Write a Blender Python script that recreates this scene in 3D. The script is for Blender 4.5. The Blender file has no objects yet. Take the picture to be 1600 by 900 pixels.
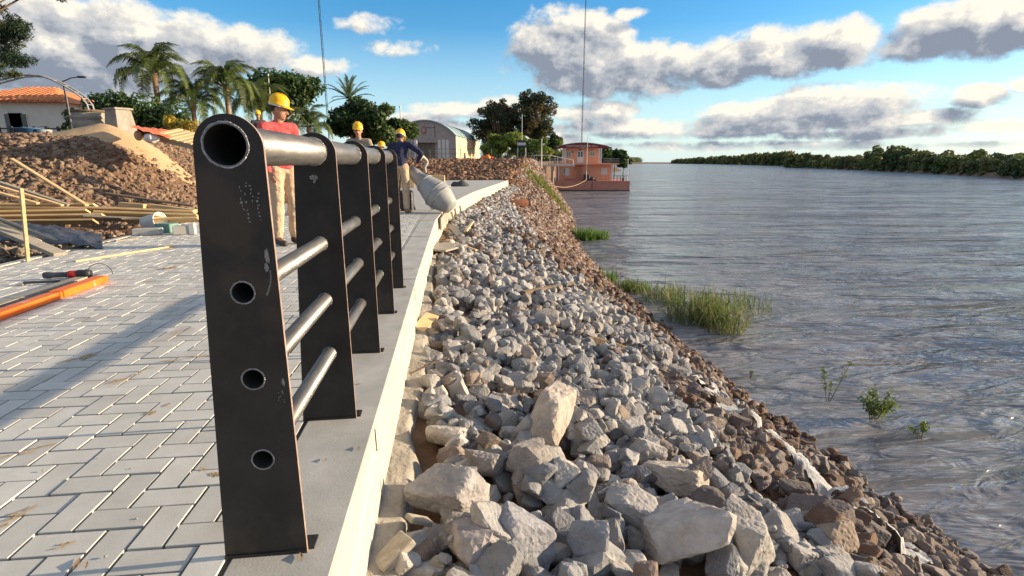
import bpy, bmesh, math, random
import numpy as np
from mathutils import Vector, Matrix, noise as mnoise
S = bpy.context.scene
C = S.collection
R = math.radians
PI = math.pi
# ---------------------------------------------------------------- camera
EYE = 1.0; PITCH = R(13.35); YAW = R(6.49); FPX = 830.0
cd = bpy.data.cameras.new('camera'); cam = bpy.data.objects.new('camera', cd); C.objects.link(cam)
cam.location = (0, 0, EYE); cam.rotation_euler = (PI/2-PITCH, 0, -YAW)
cd.sensor_width = 36; cd.lens = FPX/1600*36; cd.clip_start = .05; cd.clip_end = 12000
S.camera = cam
S.view_settings.view_transform = 'Standard'; S.view_settings.look = 'None'
S.view_settings.exposure = 1.0; S.view_settings.gamma = 1
# ---------------------------------------------------------------- sun
SUN_AZ = R(88); SUN_EL = R(11.2)          # azimuth from +Y towards +X
sd = Vector((math.sin(SUN_AZ)*math.cos(SUN_EL), math.cos(SUN_AZ)*math.cos(SUN_EL), math.sin(SUN_EL)))
ld = bpy.data.lights.new('sun', 'SUN'); ld.energy = 5.0; ld.angle = R(.6); ld.color = (1, .79, .53)
sun = bpy.data.objects.new('sun', ld); C.objects.link(sun); sun.rotation_euler = sd.to_track_quat('Z', 'Y').to_euler()

def pray(x, y):
    u = (x-800)/FPX; v = (y-450)/FPX
    F = math.cos(PITCH)-math.sin(PITCH)*v; U = -math.sin(PITCH)-math.cos(PITCH)*v
    return Vector((u*math.cos(YAW)+F*math.sin(YAW), -u*math.sin(YAW)+F*math.cos(YAW), U))
def G(x, y, z=0.):                       # world point at height z along a sight line
    r = pray(x, y); t = (z-EYE)/r.z; return Vector((r.x*t, r.y*t, z))
def P(x, y, Y):                          # world point at distance Y along a sight line
    r = pray(x, y); t = Y/r.y; return Vector((r.x*t, Y, EYE+r.z*t))
def proj(X, Y, Z):
    a = X*math.cos(YAW)-Y*math.sin(YAW); b = X*math.sin(YAW)+Y*math.cos(YAW); Z = Z-EYE
    c = b*math.cos(PITCH)-Z*math.sin(PITCH); d = b*math.sin(PITCH)+Z*math.cos(PITCH)
    return 800+FPX*a/c, 450-FPX*d/c, c
# ---------------------------------------------------------------- world: sky with cumulus clouds
W = bpy.data.worlds.new('World'); S.world = W; W.use_nodes = True
nt = W.node_tree; nt.nodes.clear()
def mth(t, op, a, b=None, c=None, clamp=False):
    n = t.nodes.new('ShaderNodeMath'); n.operation = op; n.use_clamp = clamp
    for i, q in enumerate((a, b, c)):
        if q is None: continue
        if isinstance(q, (int, float)): n.inputs[i].default_value = q
        else: t.links.new(q, n.inputs[i])
    return n.outputs[0]
def dirae(x, y):
    r = pray(x, y).normalized(); return math.atan2(r.x, r.y), math.asin(r.z)
clouds = [(110,75,250,95,1.3),(300,100,110,40,1.0),(640,200,130,16,.8),(1250,195,260,16,.8),(30,130,130,40,.9),(250,55,120,50,.9),(385,78,95,42,.85),(495,102,62,18,.6),(575,38,48,17,.5),(622,76,54,14,.5),
 (890,75,100,66,1.15),(960,110,170,48,1.1),(1090,105,110,40,1.0),(1200,85,130,44,1.1),(1310,68,85,42,1.0),(1530,40,165,58,1.3),(1420,70,60,30,1.),
 (1300,160,165,32,1.05),(1185,176,100,22,.9),(930,175,70,20,.8),(980,200,135,17,.9),(1120,205,120,14,.7),(1530,150,52,20,.8),(1610,128,42,20,.8),
 (1570,196,70,13,.7),(1340,208,150,13,.7),(1180,228,260,9,.55),(720,172,80,14,.8),(650,186,60,12,.7),(800,165,60,16,.7),(1480,228,160,7,.5),(985,22,34,10,.4),
 (860,216,70,12,.6),(1440,182,90,13,.5)]
grp = bpy.data.node_groups.new('cloud_field', 'ShaderNodeTree')
grp.interface.new_socket('Vec', in_out='INPUT', socket_type='NodeSocketVector')
grp.interface.new_socket('D', in_out='OUTPUT', socket_type='NodeSocketFloat')
gi = grp.nodes.new('NodeGroupInput'); go = grp.nodes.new('NodeGroupOutput')
sx = grp.nodes.new('ShaderNodeSeparateXYZ'); grp.links.new(gi.outputs[0], sx.inputs[0])
acc = None
for (x, y, w, h, k) in clouds:
    a0, e0 = dirae(x, y); aw = (dirae(x+w, y)[0]-dirae(x-w, y)[0])/2; ew = (dirae(x, y-h)[1]-dirae(x, y+h)[1])/2
    u = mth(grp, 'DIVIDE', mth(grp, 'SUBTRACT', sx.outputs[0], a0), aw)
    v = mth(grp, 'DIVIDE', mth(grp, 'SUBTRACT', sx.outputs[1], e0), ew)
    r2 = mth(grp, 'MULTIPLY_ADD', u, u, mth(grp, 'MULTIPLY', v, v))
    d = mth(grp, 'MULTIPLY_ADD', r2, -k*.9, k*.9)
    acc = d if acc is None else mth(grp, 'SMOOTH_MAX', acc, d, .12)
acc = mth(grp, 'MAXIMUM', acc, -1.2)
# clouds that carry on outside the view
n0 = grp.nodes.new('ShaderNodeTexNoise'); n0.inputs['Scale'].default_value = 3.2; n0.inputs['Detail'].default_value = 3
mp0 = grp.nodes.new('ShaderNodeMapping'); mp0.inputs['Scale'].default_value = (1, 2.0, 1); grp.links.new(gi.outputs[0], mp0.inputs[0]); grp.links.new(mp0.outputs[0], n0.inputs[0])
azd = mth(grp, 'ABSOLUTE', mth(grp, 'SUBTRACT', sx.outputs[0], YAW))
mka = mth(grp, 'MULTIPLY_ADD', azd, 4.0, -3.3, clamp=True)
mke = mth(grp, 'MULTIPLY_ADD', sx.outputs[1], 8.0, -2.3, clamp=True)
mk = mth(grp, 'MAXIMUM', mka, mke)
gen = mth(grp, 'MULTIPLY_ADD', n0.outputs[0], 6.0, -2.65)
gen = mth(grp, 'MULTIPLY_ADD', mk, 1.6, mth(grp, 'SUBTRACT', gen, 1.6))
acc = mth(grp, 'MAXIMUM', acc, mth(grp, 'MINIMUM', gen, 1.2))
n1 = grp.nodes.new('ShaderNodeTexNoise'); n1.inputs['Scale'].default_value = 18; n1.inputs['Detail'].default_value = 10; n1.inputs['Roughness'].default_value = .60
mp = grp.nodes.new('ShaderNodeMapping'); mp.inputs['Scale'].default_value = (1, 1.35, 1); grp.links.new(gi.outputs[0], mp.inputs[0]); grp.links.new(mp.outputs[0], n1.inputs[0])
n1.inputs['Distortion'].default_value = .1
D = mth(grp, 'ADD', acc, mth(grp, 'MULTIPLY_ADD', n1.outputs[0], 2.5, -1.2))
grp.links.new(D, go.inputs[0])
tc = nt.nodes.new('ShaderNodeTexCoord'); s0 = nt.nodes.new('ShaderNodeSeparateXYZ'); nt.links.new(tc.outputs['Generated'], s0.inputs[0])
az = mth(nt, 'ARCTAN2', s0.outputs[0], s0.outputs[1]); el = mth(nt, 'ARCSINE', s0.outputs[2])
def cf(da, de):
    cx = nt.nodes.new('ShaderNodeCombineXYZ'); nt.links.new(mth(nt, 'ADD', az, da), cx.inputs[0]); nt.links.new(mth(nt, 'ADD', el, de), cx.inputs[1])
    g = nt.nodes.new('ShaderNodeGroup'); g.node_tree = grp; nt.links.new(cx.outputs[0], g.inputs[0]); return g.outputs[0]
d0 = cf(0, 0); d1 = cf(.018, .020)
mask = nt.nodes.new('ShaderNodeMapRange'); mask.interpolation_type = 'SMOOTHSTEP'; nt.links.new(d0, mask.inputs[0]); mask.inputs[1].default_value = -.12; mask.inputs[2].default_value = .55
hor = nt.nodes.new('ShaderNodeMapRange'); nt.links.new(el, hor.inputs[0]); hor.inputs[1].default_value = .0; hor.inputs[2].default_value = .03
mk2 = mth(nt, 'MULTIPLY', mask.outputs[0], hor.outputs[0])
lit = mth(nt, 'MULTIPLY_ADD', mth(nt, 'SUBTRACT', d0, d1), 1.0, .36)
thin = nt.nodes.new('ShaderNodeMapRange'); nt.links.new(d0, thin.inputs[0]); thin.inputs[1].default_value = 0; thin.inputs[2].default_value = .95; thin.inputs[3].default_value = .38; thin.inputs[4].default_value = -.12
lit = mth(nt, 'ADD', lit, thin.outputs[0], clamp=True)
ramp = nt.nodes.new('ShaderNodeValToRGB'); nt.links.new(lit, ramp.inputs[0])
CB = 3.75
e = ramp.color_ramp.elements; e[0].position = .12; e[0].color = (.27, .31, .385, 1); e[1].position = .97; e[1].color = (1.0, .94, .82, 1)
m_ = e.new(.45); m_.color = (.52, .54, .575, 1)
m_ = e.new(.7); m_.color = (.70, .69, .67, 1)
sc = nt.nodes.new('ShaderNodeVectorMath'); sc.operation = 'SCALE'; nt.links.new(ramp.outputs[0], sc.inputs[0]); sc.inputs['Scale'].default_value = CB
sky = nt.nodes.new('ShaderNodeTexSky'); sky.sky_type = 'NISHITA'; sky.sun_disc = False; sky.sun_elevation = SUN_EL; sky.sun_rotation = SUN_AZ
sky.air_density = 1.0; sky.dust_density = .3; sky.ozone_density = 3.0
hs = nt.nodes.new('ShaderNodeHueSaturation'); hs.inputs['Saturation'].default_value = 1.3; hs.inputs['Value'].default_value = .86; nt.links.new(sky.outputs[0], hs.inputs['Color'])
mx = nt.nodes.new('ShaderNodeMix'); mx.data_type = 'RGBA'; nt.links.new(mk2, mx.inputs[0]); hzf = nt.nodes.new('ShaderNodeMapRange'); nt.links.new(el, hzf.inputs[0]); hzf.inputs[1].default_value = -.02; hzf.inputs[2].default_value = .22; hzf.inputs[3].default_value = .85; hzf.inputs[4].default_value = 0
hmx = nt.nodes.new('ShaderNodeMix'); hmx.data_type = 'RGBA'; nt.links.new(hzf.outputs[0], hmx.inputs[0]); nt.links.new(hs.outputs[0], hmx.inputs[6]); hmx.inputs[7].default_value = (2.6, 3.35, 3.7, 1)
nt.links.new(hmx.outputs[2], mx.inputs[6]); nt.links.new(sc.outputs[0], mx.inputs[7])
bg = nt.nodes.new('ShaderNodeBackground'); bg.inputs[1].default_value = .14; nt.links.new(mx.outputs[2], bg.inputs[0])
ow = nt.nodes.new('ShaderNodeOutputWorld'); nt.links.new(bg.outputs[0], ow.inputs[0])
W.cycles.sampling_method = 'MANUAL'; W.cycles.sample_map_resolution = 512

# ---------------------------------------------------------------- materials
def pm(name, c1, c2=None, scale=6., rough=.8, bump=.0, bscale=30., metal=0., src=None, detail=6., c3=None, spec=.4, trans=0., stretch=None, patch=None, vary=0.):
    m = bpy.data.materials.new(name); m.use_nodes = True; t = m.node_tree; b = t.nodes['Principled BSDF']
    b.inputs['Roughness'].default_value = rough; b.inputs['Metallic'].default_value = metal; b.inputs['Specular IOR Level'].default_value = spec
    geo = t.nodes.new('ShaderNodeNewGeometry'); vec = geo.outputs['Position']
    if src == 'local': vec = t.nodes.new('ShaderNodeTexCoord').outputs['Object']
    if stretch:
        mpn = t.nodes.new('ShaderNodeMapping'); mpn.inputs['Scale'].default_value = stretch; t.links.new(vec, mpn.inputs[0]); vec = mpn.outputs[0]
    n = t.nodes.new('ShaderNodeTexNoise'); n.inputs['Scale'].default_value = scale; n.inputs['Detail'].default_value = detail; n.inputs['Roughness'].default_value = .65
    t.links.new(vec, n.inputs[0])
    r = t.nodes.new('ShaderNodeValToRGB'); t.links.new(n.outputs[0], r.inputs[0])
    c2 = c2 or c1
    r.color_ramp.elements[0].position = .32; r.color_ramp.elements[0].color = (*c1, 1)
    r.color_ramp.elements[1].position = .68; r.color_ramp.elements[1].color = (*c2, 1)
    if c3: q = r.color_ramp.elements.new(.5); q.color = (*c3, 1)
    out = r.outputs[0]
    if src in ('attr', 'objcol'):
        if src == 'attr': a = t.nodes.new('ShaderNodeAttribute'); a.attribute_name = 'tint'; col = a.outputs['Color']
        else: col = t.nodes.new('ShaderNodeObjectInfo').outputs['Color']
        mm = t.nodes.new('ShaderNodeMix'); mm.data_type = 'RGBA'; mm.blend_type = 'MULTIPLY'; mm.inputs[0].default_value = 1
        t.links.new(col, mm.inputs[6]); t.links.new(out, mm.inputs[7]); out = mm.outputs[2]
    if vary:
        oi = t.nodes.new('ShaderNodeObjectInfo'); hv = t.nodes.new('ShaderNodeHueSaturation')
        t.links.new(mth(t, 'MULTIPLY_ADD', oi.outputs['Random'], vary, 1-vary/2), hv.inputs['Value']); t.links.new(out, hv.inputs['Color']); out = hv.outputs[0]
    if patch:                              # (scale, threshold, colour, amount): stains with a shape of their own
        pn = t.nodes.new('ShaderNodeTexNoise'); pn.inputs['Scale'].default_value = patch[0]; pn.inputs['Detail'].default_value = 7; t.links.new(geo.outputs['Position'], pn.inputs[0])
        mr = t.nodes.new('ShaderNodeMapRange'); t.links.new(pn.outputs[0], mr.inputs[0]); mr.inputs[1].default_value = patch[1]; mr.inputs[2].default_value = patch[1]+.12; mr.inputs[4].default_value = patch[3]
        pmx = t.nodes.new('ShaderNodeMix'); pmx.data_type = 'RGBA'; t.links.new(mr.outputs[0], pmx.inputs[0]); t.links.new(out, pmx.inputs[6]); pmx.inputs[7].default_value = (*patch[2], 1); out = pmx.outputs[2]
    t.links.new(out, b.inputs['Base Color'])
    if bump:
        n2 = t.nodes.new('ShaderNodeTexNoise'); n2.inputs['Scale'].default_value = bscale; n2.inputs['Detail'].default_value = 5; t.links.new(vec, n2.inputs[0])
        bp = t.nodes.new('ShaderNodeBump'); bp.inputs['Strength'].default_value = min(1, bump*2); bp.inputs['Distance'].default_value = bump*.05; t.links.new(n2.outputs[0], bp.inputs['Height']); t.links.new(bp.outputs[0], b.inputs['Normal'])
    if trans:
        tr = t.nodes.new('ShaderNodeBsdfTranslucent'); t.links.new(out, tr.inputs[0]); ms = t.nodes.new('ShaderNodeMixShader'); ms.inputs[0].default_value = trans
        t.links.new(b.outputs[0], ms.inputs[1]); t.links.new(tr.outputs[0], ms.inputs[2]); t.links.new(ms.outputs[0], t.nodes['Material Output'].inputs[0])
    return m
M = {}
M['stone'] = pm('stone', (.62, .62, .63), (1.0, .99, .97), 14, .9, .25, 60, src='objcol', patch=(4, .58, (.30, .23, .17), .35))
M['stone_pile'] = pm('stone_pile', (.6, .6, .6), (1, 1, 1), 14, .9, .25, 60, src='attr', patch=(4, .58, (.28, .2, .14), .35))
M['clod'] = pm('clod', (.6, .6, .6), (1, 1, 1), 5, .95, .3, 30, src='attr')
M['soil'] = pm('soil', (.10, .055, .032), (.22, .125, .075), 3, .95, .5, 14, c3=(.15, .09, .055))
M['earth'] = pm('earth', (.12, .075, .05), (.24, .16, .11), 1.2, .95, .5, 9)
M['sand'] = pm('sand', (.42, .29, .17), (.52, .37, .22), 6, .95, .2, 60)
M['paver'] = pm('paver', (.49, .48, .445), (.59, .58, .545), 7, .85, .07, 220, vary=.22, patch=(2.6, .60, (.32, .26, .20), .55))
M['joint'] = pm('joint', (.06, .05, .042), (.13, .11, .09), 9, .95, .3, 80)
M['concrete'] = pm('concrete', (.38, .37, .34), (.52, .505, .47), 4, .85, .08, 120, patch=(6, .63, (.28, .24, .19), .6), c3=(.44, .43, .40))
M['cast_face'] = pm('cast_face', (.42, .395, .335), (.53, .50, .435), 4, .8, .12, 40, stretch=(2, .6, 3), patch=(3, .62, (.42, .37, .30), .6))
M['mortar'] = pm('mortar', (.24, .215, .18), (.38, .345, .30), 5, .92, .45, 22)
M['black_steel'] = pm('black_steel', (.012, .011, .0105), (.030, .025, .022), 9, .50, .05, 60, metal=.0, spec=.45, patch=(5, .57, (.07, .048, .034), .55))
M['cut_edge_lit'] = pm('cut_edge_lit', (.30, .2, .16), (.5, .38, .33), 40, .5, .05, 90, metal=.3)  # cut plate edges, with their sunlit pinkish tone put into the colour
M['pipe_steel'] = pm('pipe_steel', (.13, .13, .135), (.24, .235, .23), 9, .42, .05, 80, metal=.6, stretch=(6, .7, 6), patch=(14, .6, (.28, .20, .14), .6))
M['pipe_bore_shade'] = pm('pipe_bore_shade', (.006, .006, .006), (.014, .013, .012), 9, .8)
M['weld'] = pm('weld', (.2, .2, .21), (.5, .5, .52), 60, .4, .3, 200, metal=.7)
M['chalk'] = pm('chalk', (.10, .10, .10), (.42, .41, .40), 260, .9)
M['orange_paint'] = pm('orange_paint', (.85, .15, .012), (.95, .21, .02), 6, .4, patch=(9, .62, (.75, .6, .5), .5))
M['red_plastic'] = pm('red_plastic', (.5, .02, .02), rough=.4)
M['wood'] = pm('wood', (.52, .34, .16), (.74, .55, .31), 3, .8, .15, 20, stretch=(1.2, 14, 14), vary=.35, src=None)
M['wood_grey'] = pm('wood_grey', (.26, .23, .19), (.40, .36, .30), 3, .85, .15, 20, stretch=(1.2, 14, 14), vary=.3)
M['bark'] = pm('bark', (.11, .075, .05), (.22, .16, .11), 4, .9, .4, 12, stretch=(3, 3, .6))
M['palm_bark'] = pm('palm_bark', (.24, .15, .10), (.38, .25, .17), 6, .9, .4, 14, stretch=(1, 1, 4))
M['leaf'] = pm('leaf', (.7, .7, .7), (1.1, 1.1, 1.1), 1.2, .6, src='attr', trans=.3)
M['frond'] = pm('frond', (.06, .10, .03), (.15, .19, .05), 1.5, .5, trans=.35, vary=.4)
M['grass'] = pm('grass', (.7, .7, .7), (1.1, 1.1, 1.1), 3, .55, src='attr', trans=.45)
M['black_plastic'] = pm('black_plastic', (.03, .033, .045), (.07, .075, .095), 4, .38, .15, 14)
M['yellow_plastic'] = pm('yellow_plastic', (.90, .46, .005), (.94, .50, .01), 20, .35)
M['white'] = pm('white', (.62, .61, .58), (.72, .71, .68), 6, .6)
M['skin'] = pm('skin', (.36, .18, .11), (.42, .22, .14), 20, .6)
M['hair'] = pm('hair', (.015, .012, .01), (.03, .022, .018), 60, .7)
M['dark_metal'] = pm('dark_metal', (.04, .04, .045), (.07, .07, .075), 12, .5, metal=.5)
M['zinc'] = pm('zinc', (.25, .26, .27), (.38, .39, .39), 5, .65, .12, 14, metal=.15, patch=(5, .55, (.34, .33, .31), .6))
def cloth(name, a, b, s=9): return pm(name, a, b, s, .9, .5, 16)
M['red_cloth'] = cloth('red_cloth', (.50, .05, .06), (.60, .10, .10))
M['khaki'] = cloth('khaki', (.42, .30, .20), (.56, .42, .29))
M['camo'] = pm('camo', (.16, .13, .10), (.48, .42, .36), 22, .9, .3, 16, c3=(.3, .26, .2))
M['navy'] = cloth('navy', (.015, .018, .05), (.03, .033, .08))
M['dark_cloth'] = cloth('dark_cloth', (.04, .045, .055), (.08, .085, .1))
M['pale_cloth'] = cloth('pale_cloth', (.42, .38, .31), (.6, .55, .46))
M['boot'] = pm('boot', (.03, .022, .018), (.07, .05, .04), 12, .6)
M['tan_boot'] = pm('tan_boot', (.22, .13, .08), (.3, .19, .12), 12, .7)

# ---------------------------------------------------------------- mesh helpers
def linkmesh(name, me, parent=None, mats=()):
    o = bpy.data.objects.new(name, me); C.objects.link(o)
    for m in mats:
        if m is not None: me.materials.append(m)
    if parent is not None: o.parent = parent
    return o
def tag(o, label=None, cat=None, group=None, kind=None):
    if label: o['label'] = label
    if cat: o['category'] = cat
    if group: o['group'] = group
    if kind: o['kind'] = kind
    return o
def thing(name, label, cat, loc=(0, 0, 0), rot=(0, 0, 0), group=None):
    o = bpy.data.objects.new(name, None); C.objects.link(o); o.location = loc; o.rotation_euler = rot; o.empty_display_size = .1
    return tag(o, label, cat, group)
class MB:
    def __init__(s): s.v = []; s.f = []; s.m = []
    def add(s, vs, fs, mi=0):
        k = len(s.v); s.v += [tuple(q) for q in vs]; s.f += [tuple(i+k for i in f) for f in fs]; s.m += [mi]*len(fs); return s
    def box(s, a, b, mi=0, mat=None):
        x0, y0, z0 = a; x1, y1, z1 = b
        vs = [(x0,y0,z0),(x1,y0,z0),(x1,y1,z0),(x0,y1,z0),(x0,y0,z1),(x1,y0,z1),(x1,y1,z1),(x0,y1,z1)]
        if mat is not None: vs = [mat @ Vector(q) for q in vs]
        return s.add(vs, [(0,3,2,1),(4,5,6,7),(0,1,5,4),(1,2,6,5),(2,3,7,6),(3,0,4,7)], mi)
    def tube(s, pts, rad, n=8, mi=0, cap=True):
        pts = [Vector(q) for q in pts]
        if isinstance(rad, (int, float)): rad = [rad]*len(pts)
        vs = []; up = None
        for i, q in enumerate(pts):
            d = (pts[min(i+1, len(pts)-1)]-pts[max(i-1, 0)]).normalized()
            if up is None: up = Vector((0, 0, 1)) if abs(d.z) < .9 else Vector((0, 1, 0))
            a = d.cross(up).normalized(); b = a.cross(d).normalized(); up = b
            for k in range(n):
                t = 2*PI*k/n; vs.append(q+a*math.cos(t)*rad[i]+b*math.sin(t)*rad[i])
        fs = [(i*n+k, i*n+(k+1) % n, (i+1)*n+(k+1) % n, (i+1)*n+k) for i in range(len(pts)-1) for k in range(n)]
        if cap: fs += [tuple(range(n))[::-1], tuple(range((len(pts)-1)*n, len(pts)*n))]
        return s.add(vs, fs, mi)
    def lathe(s, prof, n=24, mi=0, mat=None):
        vs = []
        for (r, z) in prof:
            for k in range(n):
                q = Vector((r*math.cos(2*PI*k/n), r*math.sin(2*PI*k/n), z)); vs.append(mat @ q if mat is not None else q)
        return s.add(vs, [(i*n+k, i*n+(k+1) % n, (i+1)*n+(k+1) % n, (i+1)*n+k) for i in range(len(prof)-1) for k in range(n)], mi)
    def bar(s, a, b, w, h, mi=0, roll=0.):
        a = Vector(a); b = Vector(b); d = (b-a); L = d.length; d.normalize()
        up = Vector((0, 0, 1)) if abs(d.z) < .95 else Vector((0, 1, 0))
        x = d; y = up.cross(d).normalized(); z = x.cross(y)
        mt = Matrix(((x.x, y.x, z.x, a.x), (x.y, y.y, z.y, a.y), (x.z, y.z, z.z, a.z), (0, 0, 0, 1))) @ Matrix.Rotation(roll, 4, 'X')
        return s.box((0, -w/2, -h/2), (L, w/2, h/2), mi, mt)
    def build(s, name, mats, parent=None, smooth=False, bevel=0.):
        me = bpy.data.meshes.new(name); me.from_pydata(s.v, [], s.f)
        if not isinstance(mats, (list, tuple)): mats = [mats]
        for m in mats: me.materials.append(m)
        if any(s.m): me.polygons.foreach_set('material_index', s.m)
        bm = bmesh.new(); bm.from_mesh(me)
        if bevel: bmesh.ops.bevel(bm, geom=[e for e in bm.edges], offset=bevel, segments=1, affect='EDGES')
        bmesh.ops.recalc_face_normals(bm, faces=bm.faces); bm.to_mesh(me); bm.free()
        if smooth: me.polygons.foreach_set('use_smooth', [True]*len(me.polygons))
        return linkmesh(name, me, parent)
def fastmesh(name, V, T, tint=None, mat=None, parent=None, k=3, smooth=False):
    me = bpy.data.meshes.new(name); n = len(V); m = len(T)
    me.vertices.add(n); me.vertices.foreach_set('co', np.asarray(V, np.float32).ravel())
    me.loops.add(m*k); me.loops.foreach_set('vertex_index', np.asarray(T, np.int32).ravel())
    me.polygons.add(m); me.polygons.foreach_set('loop_start', np.arange(0, m*k, k, dtype=np.int32))
    me.update(calc_edges=True)
    me.polygons.foreach_set('use_smooth', np.full(m, smooth, dtype=bool))
    if tint is not None:
        a = me.attributes.new('tint', 'FLOAT_COLOR', 'POINT'); a.data.foreach_set('color', np.concatenate([tint, np.ones((n, 1))], 1).astype(np.float32).ravel())
    me.validate()
    return linkmesh(name, me, parent, [mat])
def ss(a, b, x): t = np.clip((x-a)/(b-a), 0, 1); return t*t*(3-2*t)
_g = np.random.RandomState(5).rand(256, 256)
def vnoise(x, y):
    x = np.asarray(x, float); y = np.asarray(y, float)
    xi = np.floor(x).astype(int); yi = np.floor(y).astype(int); fx = x-xi; fy = y-yi; fx = fx*fx*(3-2*fx); fy = fy*fy*(3-2*fy)
    g = lambda a, b: _g[a % 256, b % 256]
    return (g(xi, yi)*(1-fx)+g(xi+1, yi)*fx)*(1-fy)+(g(xi, yi+1)*(1-fx)+g(xi+1, yi+1)*fx)*fy
def fbm(x, y, o=4): return sum(vnoise(x*2**i+17*i, y*2**i+31*i)/2**i for i in range(o))/2-.5

# ---------------------------------------------------------------- terrain
WX = np.array([(-8,5.2),(3.7,4.85),(6.6,4.62),(10.2,4.78),(15.5,5.0),(23,5.6),(41.6,9.3),(60,12.5),(80,16),(110,25),(160,42),(300,90),(700,190),(3000,1200)])
CX = np.array([(-8,-.33),(5,-.315),(9.4,-.28),(13,-.07),(18.5,.78),(28.9,2.94),(36,4.6),(45,7.0),(60,9.5),(80,12.5),(110,21),(160,38),(300,84),(700,182),(3000,1190)])
wx = lambda Y: np.interp(Y, WX[:, 0], WX[:, 1]); cx = lambda Y: np.interp(Y, CX[:, 0], CX[:, 1])
WATER = -2.8
def H(X, Y, soft=True):
    X = np.asarray(X, float); Y = np.asarray(Y, float)
    top = 1.15*ss(30.5, 38, Y)
    land = top-.07
    mnd = 1.62*ss(-4.7, -7.6, X)*ss(8.7, 13.2, Y-.12*(X+8))*(1+.22*fbm(X*.35, Y*.35))
    land = np.maximum(land, land*0+mnd-.07)
    land = land+np.where((X < -4.5) & (Y < 9.5), -.10+.12*fbm(X*1.5, Y*1.5), 0)
    far = ss(33, 40, Y)
    land = land+far*.5*fbm(X*.25, Y*.25)
    c = cx(Y); w = wx(Y); s = (X-c)/(w-c)
    bz = np.interp(s, [0, .08, .4, .7, 1, 1.35, 3], [-.40, -.50, -1.0, -1.85, -2.8, -3.7, -4.6])+top*(1-np.clip(s, 0, 1))
    bz = bz+(.10*fbm(X*1.2, Y*1.2))*ss(0, .15, s)+.38*ss(30.5, 36, Y)*(1-np.clip(s*3, 0, 1))
    if soft: return np.where(X > c-.12, bz, land)
    return bz
def grid(xs, ys, name, mat, fn, kind='structure'):
    X, Y = np.meshgrid(xs, ys); Z = fn(X, Y); nx = len(xs); ny = len(ys)
    V = np.stack([X, Y, Z], -1).reshape(-1, 3); i = np.arange(nx*ny).reshape(ny, nx)
    T = np.stack([i[:-1, :-1], i[:-1, 1:], i[1:, 1:], i[1:, :-1]], -1).reshape(-1, 4)
    return tag(fastmesh(name, V, T, None, mat, None, 4, True), kind=kind)
xs = np.concatenate([[-4000, -1500, -500, -200, -100, -60], np.arange(-40, -16, 1.5), np.arange(-16, 13, .14), np.arange(13.2, 40, .8), [45, 55, 70, 90, 120, 160, 200, 400, 1300]])
ys = np.concatenate([[-60, -20, -5], np.arange(-1, 20, .16), np.arange(20, 62, .4), np.arange(63, 130, 3), [140, 160, 200, 260, 350, 500, 700, 1000, 1500, 3000, 8000]])
grid(xs, ys, 'ground', M['soil'], H)
# river
wm = bpy.data.materials.new('river_water'); wm.use_nodes = True; t = wm.node_tree; b = t.nodes['Principled BSDF']
b.inputs['Base Color'].default_value = (.215, .21, .225, 1); b.inputs['Roughness'].default_value = .14; b.inputs['IOR'].default_value = 1.33; b.inputs['Specular IOR Level'].default_value = .62
geo = t.nodes.new('ShaderNodeNewGeometry'); hsum = None
for (sx_, sy_, rot, det, amp, dist) in ((.28, 1.0, 14, 4, 1.0, .6), (1.2, 3.8, 18, 3, .20, .8), (4, 11, 30, 2, .018, .5), (.05, .30, 8, 3, 3.2, .4)):
    mp = t.nodes.new('ShaderNodeMapping'); mp.inputs['Scale'].default_value = (sx_, sy_, 1); mp.inputs['Rotation'].default_value = (0, 0, R(rot)); t.links.new(geo.outputs['Position'], mp.inputs[0])
    n = t.nodes.new('ShaderNodeTexNoise'); n.inputs['Scale'].default_value = 1; n.inputs['Detail'].default_value = det; n.inputs['Distortion'].default_value = dist; t.links.new(mp.outputs[0], n.inputs[0])
    h = mth(t, 'MULTIPLY', n.outputs[0], amp); hsum = h if hsum is None else mth(t, 'ADD', hsum, h)
bp = t.nodes.new('ShaderNodeBump'); bp.inputs['Strength'].default_value = 1; bp.inputs['Distance'].default_value = .9; t.links.new(hsum, bp.inputs['Height']); t.links.new(bp.outputs[0], b.inputs['Normal'])
rn = t.nodes.new('ShaderNodeTexNoise'); rn.inputs['Scale'].default_value = 1; rn.inputs['Detail'].default_value = 4; rn.inputs['Distortion'].default_value = 1.2
rmp = t.nodes.new('ShaderNodeMapping'); rmp.inputs['Scale'].default_value = (.10, .42, 1); rmp.inputs['Rotation'].default_value = (0, 0, R(12)); t.links.new(geo.outputs['Position'], rmp.inputs[0]); t.links.new(rmp.outputs[0], rn.inputs[0])
rr_n = t.nodes.new('ShaderNodeMapRange'); t.links.new(rn.outputs[0], rr_n.inputs[0]); rr_n.inputs[1].default_value = .38; rr_n.inputs[2].default_value = .62; rr_n.inputs[3].default_value = .07; rr_n.inputs[4].default_value = .22; t.links.new(rr_n.outputs[0], b.inputs['Roughness'])
br = t.nodes.new('ShaderNodeMapRange'); t.links.new(rn.outputs[0], br.inputs[0]); br.inputs[1].default_value = .38; br.inputs[2].default_value = .62; br.inputs[3].default_value = .6; br.inputs[4].default_value = 1; t.links.new(br.outputs[0], bp.inputs['Strength'])
grid(np.array([-9000., 0, 6, 20, 60, 200, 1000, 9000]), np.array([-3000., 0, 10, 40, 200, 1000, 9000]), 'river_water', wm, lambda X, Y: X*0+WATER)

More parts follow.
